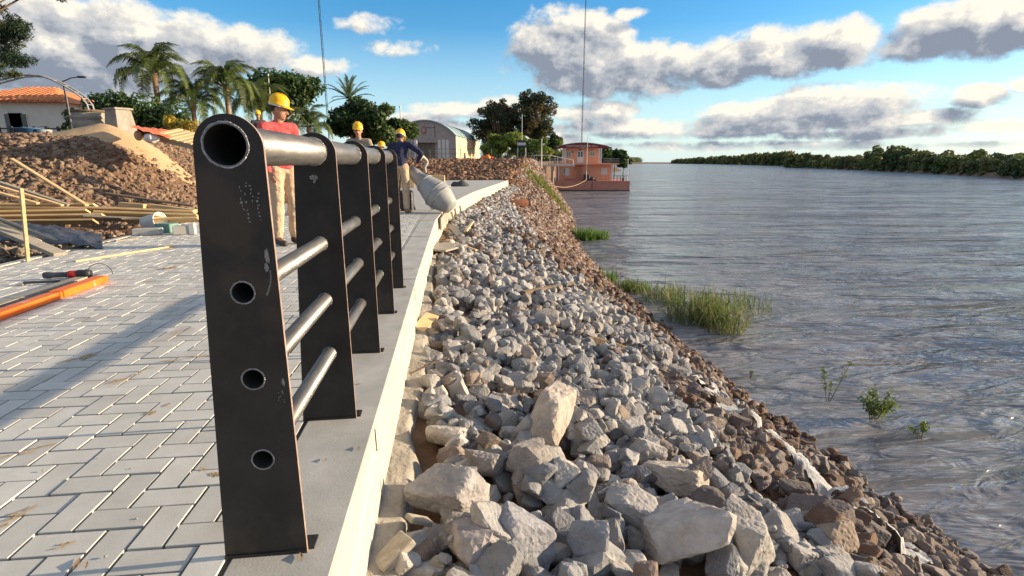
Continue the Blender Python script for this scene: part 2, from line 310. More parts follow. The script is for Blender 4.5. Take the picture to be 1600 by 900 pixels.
# ---------------------------------------------------------------- pavement, pavers, kerb
def strip(pts, name, prof, mats, kind='structure', close=False):
    """sweep a cross-section profile [(offset to +X, z, material index)] along plan points (x, y)"""
    V = []; F = []; mi = []; n = len(prof)
    for i, (x, y) in enumerate(pts):
        a = pts[max(i-1, 0)]; b = pts[min(i+1, len(pts)-1)]; tx, ty = b[0]-a[0], b[1]-a[1]; L = math.hypot(tx, ty); nx, ny = ty/L, -tx/L
        for (o, z, m) in prof: V.append((x+nx*o, y+ny*o, z))
    for i in range(len(pts)-1):
        for k in range(n-1): F.append((i*n+k, i*n+k+1, (i+1)*n+k+1, (i+1)*n+k)); mi.append(prof[k][2])
    me = bpy.data.meshes.new(name); me.from_pydata(V, [], F); o = linkmesh(name, me, None, mats); me.polygons.foreach_set('material_index', mi)
    bm = bmesh.new(); bm.from_mesh(me); bmesh.ops.recalc_face_normals(bm, faces=bm.faces); bm.to_mesh(me); bm.free()
    return tag(o, kind=kind)
kp = [(float(cx(y)), float(y)) for y in np.concatenate([np.arange(-1, 9.5, 1.0), np.arange(9.5, 30.2, .5)])]
kr = random.Random(3)
strip(kp, 'kerb', [(-.27, -.3, 0), (-.27, -.004, 0), (-.265, .0, 0), (-.008, .0, 0), (0, -.006, 1), (.0, -.105, 1), (.007, -.112, 1), (.005, -.62, 1)], [M['concrete'], M['cast_face']])
mb = MB(); mb.box((-.594, 4, -.2), (-.36, 11.005, -.0035)); tag(mb.build('kerb_backing', M['concrete']), kind='structure')
mb = MB()
for y in (1.93, 4.3, 6.9):
    x = float(cx(y)); mb.bar((x+.002, y, -.01), (x+.008, y+.03, -.40), .003, .006)
tag(mb.build('form_seam', M['joint']), kind='structure')
# grooves scored in the kerb top: narrow joint strips
mb = MB()
for y in (-.2, 4.62, 7.4, 9.4): mb.box((-.59, y, .0005), (float(cx(y))-.006, y+.005, .0025))
tag(mb.build('kerb_joint', M['joint']), kind='structure')
# cast footing below the kerb with a lumpy broken edge
ysf = np.arange(.2, 9.3, .035); V = []; nF = 12
for y in ysf:
    w = .15+.09*float(fbm(y*2.2, 3.1, 5))*2; w = max(.06, w*(1-.4*float(ss(4, 9, y))))
    for k in range(nF):
        u = k/(nF-1); x = float(cx(y))-.02+w*u; z = -.335-.02*u-.16*max(0, u-.78)*4.5*.6+.022*float(fbm(x*9, y*9))
        V.append((x+.018*float(fbm(y*11, u*6+9)), y, z))
i = np.arange(len(V)).reshape(-1, nF); T = np.stack([i[:-1, :-1], i[:-1, 1:], i[1:, 1:], i[1:, :-1]], -1).reshape(-1, 4)
tag(fastmesh('footing', V, T, None, M['mortar'], None, 4, True), kind='structure')
PL = -4.42
PY1 = 11.0
mb = MB(); mb.box((PL, -1.5, -.2), (-.595, PY1, -.0085)); pave = tag(mb.build('pavement', M['joint']), kind='structure')
# herringbone layout of 200 x 100 mm blocks
cells = []
step = .094
for ix in range(-48, 0):
    for iy in range(-13, 120):
        k = (ix-iy) % 4
        if k == 0: cells.append((ix*step, iy*step, 0))       # long side along X, covers (ix,iy),(ix+1,iy)
        elif k == 3: cells.append((ix*step, iy*step, 1))     # long side along Y, covers (ix,iy),(ix,iy+1)
rk = random.Random(11)
bricks = []
for (x, y, o) in cells:
    x += -.6; lx, ly = (.188, .094) if o == 0 else (.094, .188)
    cxm, cym = x+lx/2, y+ly/2
    if cxm > -.6+.02 or cxm < PL+.02 or cym < -1 or cym > PY1-.03: continue
    L = min(lx, (-.6-x)) if x+lx > -.6 else lx
    bricks.append((x, y, L, ly, o))
def paver_mesh(lx, ly):
    g = .0040; c = .0012; mb = MB(); x0, y0, x1, y1 = -lx/2+g, -ly/2+g, lx/2-g, ly/2-g
    vs = [(x0,y0,-.03),(x1,y0,-.03),(x1,y1,-.03),(x0,y1,-.03),(x0,y0,-c),(x1,y0,-c),(x1,y1,-c),(x0,y1,-c),(x0+c,y0+c,0),(x1-c,y0+c,0),(x1-c,y1-c,0),(x0+c,y1-c,0)]
    fs = [(0,1,5,4),(1,2,6,5),(2,3,7,6),(3,0,4,7),(4,5,9,8),(5,6,10,9),(6,7,11,10),(7,4,8,11),(8,9,10,11)]
    return vs, fs
def app(x, y):
    q = proj(x, y, 0)
    if q[2] < .2 or not (-60 < q[0] < 1660 and -60 < q[1] < 960): return 0
    return 1/q[2]**2
# blocks hidden behind the near post do not count as in view
bricks.sort(key=lambda q: -app(q[0]+q[2]/2, q[1]+q[3]/2))
pmesh = {}
rest_v = []; rest_f = []; rest_t = []
for n, (x, y, lx, ly, o) in enumerate(bricks):
    vs, fs = paver_mesh(lx, ly); key = (round(lx, 3), ly)
    dz = rk.uniform(-.0022, .0018); tx, ty = rk.uniform(-.004, .004), rk.uniform(-.005, .005); rz = rk.uniform(-.009, .009)
    if n < 300 and app(x+lx/2, y+ly/2) > 0:
        if key not in pmesh:
            me = bpy.data.meshes.new('paver'); me.from_pydata(vs, [], fs); me.materials.append(M['paver']); pmesh[key] = me
        ob = bpy.data.objects.new('paver', pmesh[key]); C.objects.link(ob); ob.parent = pave
        ob.location = (x+lx/2, y+ly/2, dz); ob.rotation_euler = (tx, ty, rz)
    else:
        k = len(rest_v); mt = Matrix.Translation((x+lx/2, y+ly/2, dz)) @ Matrix.Rotation(tx, 4, 'X') @ Matrix.Rotation(ty, 4, 'Y') @ Matrix.Rotation(rz, 4, 'Z')
        rest_v += [tuple(mt @ Vector(v)) for v in vs]; rest_f += [tuple(a+k for a in f) for f in fs]; g = rk.uniform(.89, 1.11); rest_t += [(g, g, g)]*len(vs)
Mpr = pm('paver_rest', (.49, .48, .445), (.59, .58, .545), 7, .85, .07, 220, src='attr', patch=(2.6, .60, (.32, .26, .20), .55))
o = fastmesh('paver_field', rest_v, rest_f, np.array(rest_t), Mpr, pave, 4); o['kind'] = 'stuff'
# edging beside the pavers and the cast slab of the path beyond
mb = MB(); mb.box((PL-.09, -1.5, -.2), (PL-.004, 9.8, .004)); tag(mb.build('paver_edging', M['concrete']), kind='structure')
ysl = np.concatenate([[PY1+.01], np.arange(11.5, 30.6, .5)]); V = []
for y in ysl:
    l = np.interp(y, [11, 20, 30.5], [-4.3, -3.6, -2.5]); r = float(cx(y))-.275
    V += [(l, y, -.2), (l, y, .0), (r, y, .0)]
F = [(i*3+k, i*3+k+1, i*3+k+4, i*3+k+3) for i in range(len(ysl)-1) for k in range(2)]+[(0, 1, 2)]
F = [f for f in F if len(f) == 4]
tag(fastmesh('path_slab', V, F, None, M['concrete'], None, 4), kind='structure')
# ---------------------------------------------------------------- the railing
RX = -.483; POSTY = [1.255+.757*k for k in range(5)]
railing = thing('railing', 'black steel plate railing with round tubes along the kerb', 'railing', (RX, POSTY[0], 0))
def plate_mesh():
    bm = bmesh.new(); cxp, cz, r = .006, 1.028, .073
    out = [(.083, 0), (.083, .02)]
    a0 = R(2)
    out += [(cxp+r*math.cos(a), cz+r*math.sin(a)) for a in np.linspace(R(4), R(176), 26)]
    out += [(-.122, .0)]
    loops = [out]
    for (hx, hz, hr) in ((0, 1.036, .0475), (0, .706, .0262), (0, .492, .0262), (0, .277, .0262)):
        loops.append([(hx+hr*math.cos(a), hz+hr*math.sin(a)) for a in np.linspace(0, 2*PI, 29)[:-1]])
    for lp in loops:
        vs = [bm.verts.new((x, 0, z)) for x, z in lp]
        for i in range(len(vs)): bm.edges.new((vs[i], vs[(i+1) % len(vs)]))
    bmesh.ops.triangle_fill(bm, use_beauty=True, use_dissolve=False, edges=bm.edges[:])
    g = bmesh.ops.extrude_face_region(bm, geom=bm.faces[:]); bmesh.ops.translate(bm, vec=(0, .0095, 0), verts=[v for v in g['geom'] if isinstance(v, bmesh.types.BMVert)])
    bmesh.ops.recalc_face_normals(bm, faces=bm.faces)
    for f in bm.faces: f.material_index = 1 if abs(f.normal.y) < .5 else 0
    me = bpy.data.meshes.new('post'); bm.to_mesh(me); bm.free(); me.materials.append(M['black_steel']); me.materials.append(M['cut_edge_lit']); return me
pme = plate_mesh()
def torus_v(cx_, cy, cz, r, w, n=40, seed=0):
    rr = random.Random(seed); mb = MB(); vs = []; m = 6
    for k in range(n):
        a = 2*PI*k/n; rad = r+rr.uniform(-.0007, .0009); ww = w*rr.uniform(.75, 1.3)
        for j in range(m):
            b_ = 2*PI*j/m; q = rad+ww*math.cos(b_); vs.append((cx_+q*math.cos(a), cy+ww*.8*math.sin(b_), cz+q*math.sin(a)))
    mb.add(vs, [(k*m+j, k*m+(j+1) % m, ((k+1) % n)*m+(j+1) % m, ((k+1) % n)*m+j) for k in range(n) for j in range(m)]); return mb
for i, y in enumerate(POSTY):
    p = linkmesh('post', pme, railing); p.location = (0, y-POSTY[0], 0); p.rotation_euler = (0, 0, R([0, .6, -.5, .4, 0][i]))
    for j, (hz, hr) in enumerate(((1.036, .0475), (.706, .0262), (.492, .0262), (.277, .0262))):
        w = torus_v(0, -.0005, hz, hr+.0003, .0016 if j else .0022, seed=i*7+j).build('weld_bead', M['weld'], p, smooth=True)
    mb = MB(); mb.add([(.02, .0095, 0), (.098, .0095, 0), (.098, .06, 0), (.02, .06, 0), (.02, .0095, .006), (.098, .0095, .006), (.098, .06, .006), (.02, .06, .006)],
        [(0,3,2,1),(4,5,6,7),(0,1,5,4),(1,2,6,5),(2,3,7,6),(3,0,4,7)])
    mb.box((-.122, -.004, 0), (.083, .0, .008))
    mb.build('foot_plate', M['black_steel'], p)
rs = random.Random(8)
def marks(px_, n, parent, x0, x1, z0, z1, w=.002, l=.012):
    mb = MB()
    for k in range(n):
        x = rs.uniform(x0, x1); z = rs.uniform(z0, z1); a = rs.uniform(-.5, .5)+(PI/2 if rs.random() < .6 else 0); L = rs.uniform(.3, 1)*l
        dx, dz = math.cos(a)*L/2, math.sin(a)*L/2; nx, nz = -math.sin(a)*w/2*rs.uniform(.5, 1.4), math.cos(a)*w/2
        mb.add([(x-dx-nx, 0, z-dz-nz), (x+dx-nx, 0, z+dz-nz), (x+dx+nx, 0, z+dz+nz), (x-dx+nx, 0, z-dz+nz)], [(0, 1, 2, 3)])
    for q in range(len(mb.v)): mb.v[q] = (mb.v[q][0], -.0008-.00001*(q//4), mb.v[q][2])
    o = mb.build('chalk_mark', M['chalk'], parent); return o
post0 = [o for o in railing.children if o.name.startswith('post')][0]
mb = MB()
def blotch(x, z, w, h, seed, n=16, y=-.0011):
    rr = random.Random(seed); vs = [(x, y, z)]+[(x+w*math.cos(2*PI*k/n)*rr.uniform(.5, 1.1), y, z+h*math.sin(2*PI*k/n)*rr.uniform(.5, 1.1)) for k in range(n)]
    mb.add(vs, [(0, 1+k, 1+(k+1) % n) for k in range(n)])
for c, xx in enumerate((.022, .032, .044, .056)):           # columns of faded stencilled chalk figures
    for k in range(11 if c % 2 else 8):
        zz = .955-.0085*k-(.006 if c > 1 else 0); xw = rs.uniform(.0012, .004)
        if rs.random() < .8: blotch(xx+rs.uniform(-.003, .003), zz+rs.uniform(-.002, .002), xw, rs.uniform(.0015, .0045), k+c*30, 7)
blotch(.062, .79, .006, .022, 3); blotch(.058, .765, .007, .012, 8)
for k in range(14): a = k/13; blotch(.066-.013*a*a, .755-.055*a, .0022, .004, 40+k, 8)
blotch(.068, .48, .005, .012, 77); blotch(.064, .455, .003, .006, 79)
for k in range(9): blotch(.058+rs.uniform(-.008, .008), .44+rs.uniform(-.02, .02), .0015, .002, 90+k, 6)
for k in range(5): blotch(.004+rs.uniform(-.003, .003), 1.087-.002*k+rs.uniform(-.003, .003), .001, .0015, 120+k, 6)
mb.build('chalk_mark', M['chalk'], post0)['kind'] = 'stuff'
post1 = [o for o in railing.children if o.name.startswith('post')][1]
mb = MB(); blotch(-.006, .945, .018, .012, 5); blotch(-.002, .935, .006, .012, 6); mb.build('chalk_mark', M['chalk'], post1)['kind'] = 'stuff'
def pipe(z, r, name):
    y0, y1 = -.0015, POSTY[-1]-POSTY[0]+.011; mb = MB(); n = 40; ri = r*.93535
    V = []
    for (rad, y) in ((r, y0), (r, y1), (ri, y1), (ri, y0)):
        V += [(rad*math.cos(2*PI*k/n), y, z+rad*math.sin(2*PI*k/n)) for k in range(n)]
    F = []; 
    for a, mi in ((0, 0), (1, 0), (2, 1), (3, 0)):
        b_ = (a+1) % 4
        mb.m += []
        for k in range(n): F.append((a*n+k, a*n+(k+1) % n, b_*n+(k+1) % n, b_*n+k))
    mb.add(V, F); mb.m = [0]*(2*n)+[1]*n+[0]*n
    o = mb.build(name, [M['pipe_steel'], M['pipe_bore_shade']], railing, smooth=True)
    # inner wall is coloured near-black to stand for the shade of the bore
    me = o.data
    for p_ in me.polygons:
        if abs(p_.normal.y) > .5: p_.use_smooth = False
    return o
pipe(1.036, .047, 'handrail')
for z in (.706, .492, .277): pipe(z, .0258, 'rail')

# ---------------------------------------------------------------- stones
def ico(sub):
    bm = bmesh.new(); bmesh.ops.create_icosphere(bm, subdivisions=sub, radius=1); V = np.array([v.co[:] for v in bm.verts]); T = np.array([[v.index for v in f.verts] for f in bm.faces]); bm.free(); return V, T
ICO = {k: ico(k) for k in (1, 2, 3, 4)}
def stone_shape(seed, sub, npl=10, rough=.012):
    rs = np.random.RandomState(seed); V, T = ICO[sub]; V = V.copy()
    ax = np.concatenate([np.eye(3), -np.eye(3)])+rs.normal(size=(6, 3))*.28; ex = rs.normal(size=(npl-4, 3)); N = np.concatenate([ax, ex]); N /= np.linalg.norm(N, axis=1)[:, None]
    dd = np.concatenate([rs.uniform(.62, .95, 6), rs.uniform(.72, 1.0, len(ex))]); q = np.clip(V@N.T/dd, 0, None); rad = (q**26).sum(1)**(-1/26); V = V*np.clip(rad, 0, 1.35)[:, None]
    V *= np.array([1, rs.uniform(.62, .95), rs.uniform(.5, .8)]); V += rs.normal(size=V.shape)*rough
    V /= np.linalg.norm(V, axis=1).mean()*1.12
    return V, T
PRO = {sub: [stone_shape(100+i, sub, 10 if i % 3 else 7, .010 if sub > 2 else .02) for i in range(18)] for sub in (1, 2, 3, 4)}
def rotm(rs, tilt=.5):
    a, b_, c = rs.uniform(0, 2*PI), rs.normal()*tilt, rs.normal()*tilt
    return np.array(Matrix.Rotation(a, 3, 'Z') @ Matrix.Rotation(b_, 3, 'X') @ Matrix.Rotation(c, 3, 'Y'))
def join_stones(name, lst, mat, sub_of, smooth=False):
    Vs = []; Ts = []; Cs = []; k = 0
    for (pos, rad, Rm, pi, col) in lst:
        V, T = PRO[sub_of(pos, rad)][pi]; v = (V*rad)@Rm.T+pos; Vs.append(v); Ts.append(T+k); k += len(V); Cs.append(np.tile(col, (len(V), 1)))
    return fastmesh(name, np.concatenate(Vs), np.concatenate(Ts), np.concatenate(Cs), mat, None, 3, smooth)
gr = np.random.RandomState(42)
# heightmap for dropping the stones one on another
X0, X1, Y0, Y1, CE = -.4, 6.2, .3, 15.5, .025
hx = np.arange(X0, X1, CE); hy = np.arange(Y0, Y1, CE); HX, HY = np.meshgrid(hx, hy)
base = H(HX, HY); hm = base.copy()
stones = []
def drop(x, y, r, col, cap, pi=None, hero=False, flat=.0):
    i0 = int((y-r-Y0)/CE); i1 = int((y+r-Y0)/CE)+1; j0 = int((x-r-X0)/CE); j1 = int((x+r-X0)/CE)+1
    if i0 < 0 or j0 < 0 or i1 >= len(hy) or j1 >= len(hx): return None
    sub = hm[i0:i1+1, j0:j1+1]; dx = (HX[i0:i1+1, j0:j1+1]-x)/r; dy = (HY[i0:i1+1, j0:j1+1]-y)/r; d2 = dx*dx+dy*dy; m = d2 < .8
    if not m.any(): return None
    h = np.percentile(sub[m], 55); ci, cj = (i0+i1)//2, (j0+j1)//2
    if sub[m].mean()-base[i0:i1+1, j0:j1+1][m].mean() > cap: return None
    rz = r*.62; z = h+rz*.5
    top = z+rz*.8*np.sqrt(np.clip(1-d2, 0, 1)); hm[i0:i1+1, j0:j1+1] = np.where(d2 < 1, np.maximum(sub, top), sub)
    stones.append([np.array([x, y, z]), r, rotm(gr, .22 if hero else .45), gr.randint(18) if pi is None else pi, col, hero]); return stones[-1]
GREY = [(.40, .395, .395), (.30, .305, .325), (.46, .44, .42), (.24, .245, .27), (.36, .345, .33), (.43, .41, .395), (.28, .28, .29)]
WARM = [(.36, .31, .275), (.29, .235, .20), (.34, .285, .25), (.25, .19, .16)]
BROWN = [(.19, .115, .08), (.15, .09, .065), (.23, .15, .11), (.12, .08, .06)]
DARK = [(.15, .13, .125), (.21, .175, .165), (.24, .19, .16)]
def colour(x, y):
    c = float(cx(y)); w = float(wx(y)); s = (x-c)/(w-c); n = float(fbm(x*.8+5, y*.8))*2
    u = gr.rand()
    if y > 7: lim = np.interp(y, [7, 10, 13, 16], [.84, .70, .48, .2])
    else: lim = .86
    lim += n*.12
    if s > lim+.06: pal = BROWN if u < .8 else WARM
    elif s > lim-.16: pal = [DARK, WARM, BROWN, GREY][int(u*4)]
    else: pal = GREY if u < .86 else (WARM if u < .95 else DARK)
    if y < 5.5 and s > .44+.05*n: pal = DARK if u < .70 else BROWN if u < .88 else WARM
    b = np.array(pal[gr.randint(len(pal))])*gr.uniform(.85, 1.15); return b
def hitbank(x, y):
    r = pray(x, y); t = .5
    while t < 60:
        q = r*t
        if EYE+q.z < float(H(q.x, q.y))+.05: return q.x, q.y
        t += .01
    return q.x, q.y
def sprinkle(n, ya, yb, ra, rb, cap, pw=1., sa=.015, sb=1.1, gravel=False):
    for _ in range(n):
        y = ya+(yb-ya)*gr.rand(); c = float(cx(y)); w = float(wx(y)); s = gr.uniform(sa, sb); x = c+s*(w-c); r = ra+(rb-ra)*gr.rand()**pw
        if x-c < .13+.08*float(fbm(y*3, 1))+.15*float(ss(1.6, 2.0, y)*(1-ss(2.6, 2.9, y))): continue
        if s > .82: r = min(r, .075)
        if 2.3 < y < 6.8 and abs(s-.885-.02*math.sin(y*3)) < .06 and gr.rand() < .93: continue
        drop(x, y, r, colour(x, y), cap)
sprinkle(1900, .5, 7, .045, .088, .06)
sprinkle(1300, 6, 15.3, .06, .115, .07)
sprinkle(700, .5, 8, .065, .115, .11, 2.)
# the big boulders one notices
heroes = [(858, 690, .18, (.50, .44, .39), 'large pale pinkish boulder standing upright in the middle of the grey stones', 3),
 (1062, 775, .165, (.47, .42, .37), 'long pale tan boulder tilting down toward the river', 6),
 (1062, 862, .19, (.55, .50, .46), 'biggest boulder with a broad pale sloping face at the bottom edge', 0),
 (1165, 868, .145, (.42, .40, .38), 'rough grey boulder right of the biggest pale boulder', 9),
 (705, 800, .12, (.38, .36, .36), 'wedge of grey stone near the soil gully beside the footing', 12),
 (925, 610, .10, (.46, .42, .38), 'squarish light grey block above the upright pinkish boulder', 4),
 (985, 812, .12, (.43, .41, .40), 'flat grey slab left of the long tan boulder', 7),
 (740, 880, .11, (.36, .33, .33), 'dark grey pointed stone in the bottom row beside the kerb end', 1),
 (855, 515, .13, (.48, .42, .37), 'broad warm grey slab halfway along the stone bank', 10),
 (835, 758, .11, (.34, .31, .29), 'dull brown grey block just under the upright pinkish boulder', 15),
 (708, 690, .10, (.50, .46, .43), 'pale wedge of stone on the rim of the soil gully', 5),
 (1010, 720, .10, (.45, .43, .42), 'pale flat stone between the pinkish boulder and the long tan one', 13),
 (810, 870, .12, (.35, .35, .38), 'blue grey leaning stone at the bottom edge left of centre', 8),
 (1290, 860, .13, (.37, .29, .23), 'brown angular stone at the bottom edge near the white fabric', 2),
 (760, 740, .10, (.30, .28, .27), 'smooth dark rounded stone left of the upright boulder', 11)]
herod = []
sprinkle(2600, .5, 7, .03, .06, .13)
sprinkle(1300, 6, 15.3, .045, .09, .13)
sprinkle(650, .5, 8, .045, .085, .17)
for (x, y, r, c, lab, pi) in heroes:
    a, b_ = hitbank(x, y); st = drop(a, b_, r, np.array(c), .5, pi, True)
    if st:
        st.append(lab)
        if r == .18: st[2] = np.array(Matrix.Rotation(R(25), 3, 'Z') @ Matrix.Rotation(R(-62), 3, 'Y')); st[0][2] += .045; st[1] = .165
sprinkle(90, .9, 2.6, .065, .10, .22)
sprinkle(2600, .5, 6.5, .014, .032, .15)
def bank_z(x, y): return float(hm[min(max(int((y-Y0)/CE), 0), len(hy)-1), min(max(int((x-X0)/CE), 0), len(hx)-1)])
# score by visible size
sc_ = []
for n, st in enumerate(stones):
    p = st[0]; q = proj(*p)
    if q[2] < .3 or not (540 < q[0] < 1620 and 250 < q[1] < 915): sc_.append(-1); continue
    over = bank_z(p[0], p[1])-(p[2]+st[1]*.62*.8)
    sc_.append(st[1]/q[2]*(1 if over < .012 else .25)*(10 if st[5] else 1))
order = np.argsort(sc_)[::-1]; solo = set(order[:300].tolist())
SM = []
for i in range(18):
    V, T = PRO[4][i]; me = bpy.data.meshes.new('stone'); me.from_pydata(V.tolist(), [], T.tolist()); me.materials.append(M['stone']); SM.append(me)
def stone_label(p, r, col, pi):
    q = proj(*p); c = float(cx(p[1])); s = (p[0]-c)/(float(wx(p[1]))-c)
    lum = col.mean(); wr = col[0]/col[2]
    tone = ('pale ' if lum > .42 else 'dark ' if lum < .27 else '')+('red-brown' if wr > 1.7 else 'tan' if wr > 1.2 else 'blue-grey' if wr < .97 else 'grey')
    size = 'large' if r > .11 else 'small' if r < .07 else 'medium'
    V = PRO[4][pi][0]; zz = np.abs(V[:, 2]).max()/np.abs(V[:, 0]).max(); form = 'flat' if zz < .6 else 'blocky' if zz > .72 else 'angular'
    row = 'at the bottom edge' if q[1] > 790 else 'below upright boulder' if q[1] > 700 else 'level with near post' if q[1] > 600 else 'level with second post' if q[1] > 500 else 'toward the far posts'
    side = 'beside the footing' if s < .16 else 'on the upper bank' if s < .42 else 'mid bank' if s < .7 else 'near the water'
    return '%s %s %s stone %s %s' % (size, form, tone, side, row)
labs = {}
for n in order[:300]:
    st = stones[n]; o = linkmesh('stone', SM[st[3]]); o.location = st[0]; o.scale = [st[1]]*3; o.rotation_euler = Matrix(st[2].tolist()).to_euler(); o.color = (*st[4], 1)
    tag(o, None, 'stone', 'loose stones of the river bank')
    if len(st) > 6: o['label'] = st[6]
    else: labs.setdefault(stone_label(st[0], st[1], st[4], st[3]), []).append((proj(*st[0])[0], o))
ORD = ['leftmost', 'second from left', 'third from left', 'fourth from left', 'fifth from left', 'sixth from left', 'seventh from left', 'eighth from left', 'ninth from left']
for lb, lst in labs.items():
    lst.sort(key=lambda q: q[0])
    for i, (q, o) in enumerate(lst):
        o['label'] = lb if len(lst) == 1 else lb+', '+('rightmost' if i == len(lst)-1 else ORD[min(i, 8)])
rest = [tuple(s[:5]) for n, s in enumerate(stones) if n not in solo]
tag(join_stones('stone_bank', rest, M['stone_pile'], lambda p, r: 3 if p[1] < 3.6 and r > .035 else 2 if p[1] < 9 else 1),
    'remaining grey and brown stones packed over the river bank', 'stones', kind='stuff')
# brown rubble further along the bank and on the dirt ridge behind the path
far = []
fr = np.random.RandomState(9)
def add_clod(lst, x, y, r, col, rs_=fr, lift=.15):
    lst.append((np.array([x, y, float(H(x, y))+r*lift]), r, rotm(rs_, .7), rs_.randint(18), col))
for _ in range(9000):
    y = 13+32*fr.rand()**1.3; c = float(cx(y)); w = float(wx(y)); s = fr.uniform(.02, 1.06); x = c+s*(w-c)
    u = fr.rand(); greyz = s < np.interp(y, [13, 18, 24], [.5, .42, .15])
    pal = GREY if greyz and u < .75 else WARM if u < .35 else BROWN
    add_clod(far, x, y, fr.uniform(.05, .13)*(1 if y < 25 else 1.35), np.array(pal[fr.randint(len(pal))])*fr.uniform(.9, 1.3)*(1 if greyz else 1.15))
tag(join_stones('rubble_bank', far, M['clod'], lambda p, r: 1), 'brown and grey rubble on the bank farther upstream', 'rubble', kind='stuff')
ridge = []
for _ in range(7000):
    y = fr.uniform(31, 42); x = fr.uniform(-6, float(cx(y))+.5)
    add_clod(ridge, x, y, fr.uniform(.07, .24), np.array((.26, .15, .095))*fr.uniform(.6, 1.3))
tag(join_stones('dirt_ridge', ridge, M['clod'], lambda p, r: 1), 'ridge of red brown dirt clods where the path ends', 'dirt', kind='stuff')
mnd = []
for _ in range(26000):
    y = fr.uniform(8.6, 15.5); x = fr.uniform(-21, -4.9)
    if x > -4.9-(y < 9.6)*.4: continue
    h = float(H(x, y))
    if h < .0 and fr.rand() < .3: continue
    add_clod(mnd, x, y, .022+.062*fr.rand()**2.2, np.array((.27, .185, .13))*fr.uniform(.7, 1.25), lift=.05)
for _ in range(900):
    y = fr.uniform(4.5, 9); x = fr.uniform(-9, PL-.12); add_clod(mnd, x, y, fr.uniform(.03, .09), np.array([(.3, .24, .18), (.4, .33, .25), (.15, .13, .12)][fr.randint(3)])*fr.uniform(.7, 1.2))
tag(join_stones('dirt_mound', mnd, M['clod'], lambda p, r: 2 if r > .1 and p[1] < 11 else 1), 'long mound of brown dirt clods left of the paving', 'dirt', kind='stuff')


M['geotextile'] = pm('geotextile', (.34, .34, .35), (.50, .50, .50), 20, .9, .3, 60)

# ---------------------------------------------------------------- geotextile showing between the stones near the water
nU = 14; V = []; path = [(1085, 600), (1120, 640), (1165, 672), (1220, 715), (1280, 765), (1340, 815), (1400, 862), (1450, 905)]; cp_ = [hitbank(*q) for q in path]
for u in np.linspace(0, len(cp_)-1.001, 90):
    k = int(u); f_ = u-k; gx_ = cp_[k][0]*(1-f_)+cp_[k+1][0]*f_; y = cp_[k][1]*(1-f_)+cp_[k+1][1]*f_; wd = .15+.10*float(fbm(y*3, 9))*2
    for j in range(nU):
        x = gx_-wd+2*wd*j/(nU-1)+.05*math.sin(y*5); V.append((x, y, max(bank_z(x+a_, y+c_) for a_ in (-.04, 0, .04) for c_ in (-.04, 0, .04))+.0+.03*float(fbm(x*9, y*9))))
i = np.arange(len(V)).reshape(-1, nU); T = np.stack([i[:-1, :-1], i[:-1, 1:], i[1:, 1:], i[1:, :-1]], -1).reshape(-1, 4)
Vn = np.array(V); keep = np.array([float(fbm(Vn[f].mean(0)[0]*5, Vn[f].mean(0)[1]*5, 3)) > -.10 for f in T])
o = fastmesh('geotextile', V, T[keep], None, M['geotextile'], None, 4, True); tag(o, 'torn white geotextile sheet showing between brown stones near the water', 'fabric', kind='stuff')


def leaves(name, clumps, n, size, parent=None, seed=0, mat='leaf', flat=.0, aspect=.5, shell=.55):
    rs = np.random.RandomState(seed); cl = [c for c in clumps]; wts = np.array([c[1][0]*c[1][1]*c[1][2] for c in cl])**.7; wts /= wts.sum()
    idx = rs.choice(len(cl), n, p=wts); cen = np.array([c[0] for c in cl])[idx]; rad = np.array([c[1] for c in cl])[idx]; col = np.array([c[2] for c in cl])[idx]
    d = rs.normal(size=(n, 3)); d /= np.linalg.norm(d, axis=1)[:, None]; r = shell+(1-shell)*rs.rand(n)**.7; r = np.where(rs.rand(n) < .12, r*1.15, r)
    pos = cen+d*rad*r[:, None]
    nn = d*.8+rs.normal(size=(n, 3))*.7+np.array([0, 0, .3]); nn /= np.linalg.norm(nn, axis=1)[:, None]
    a = np.cross(nn, rs.normal(size=(n, 3))); a /= np.linalg.norm(a, axis=1)[:, None]; b_ = np.cross(nn, a)
    sz = size*rs.uniform(.5, 1.3, n)[:, None]
    V = np.stack([pos-a*sz, pos-b_*sz*aspect, pos+a*sz, pos+b_*sz*aspect], 1).reshape(-1, 3)
    T = np.arange(n*4).reshape(-1, 4); tint = np.repeat(col*rs.uniform(.75, 1.25, (n, 1)), 4, 0)
    return fastmesh(name, V, T, tint, M[mat], parent, 4)
def clumpset(seed, c, rad, n, cr, cols, low=-.5):
    rs = np.random.RandomState(seed); out = []
    while len(out) < n:
        d = rs.normal(size=3); d /= np.linalg.norm(d); 
        if d[2] < low: continue
        q = rs.uniform(.45, 1)
        r = cr*rs.uniform(.6, 1.35); out.append((np.array(c)+d*np.array(rad)*q, np.array([r, r, r*.72]), np.array(cols[rs.randint(len(cols))])))
    return out
def branches(mb, base, clumps, r0, fork, seed, step=1):
    rr = random.Random(seed); base = Vector(base); f = Vector(fork)
    mb.tube([base, base.lerp(f, .5)+Vector((rr.uniform(-.1, .1), 0, 0)), f], [r0, r0*.8, r0*.62], 9)
    for c in clumps[::step]:
        e = Vector(c[0]); m = f.lerp(e, .5)+Vector((0, 0, -.08*(e-f).length)); mb.tube([f, m, e], [r0*.4, r0*.22, r0*.06], 5)
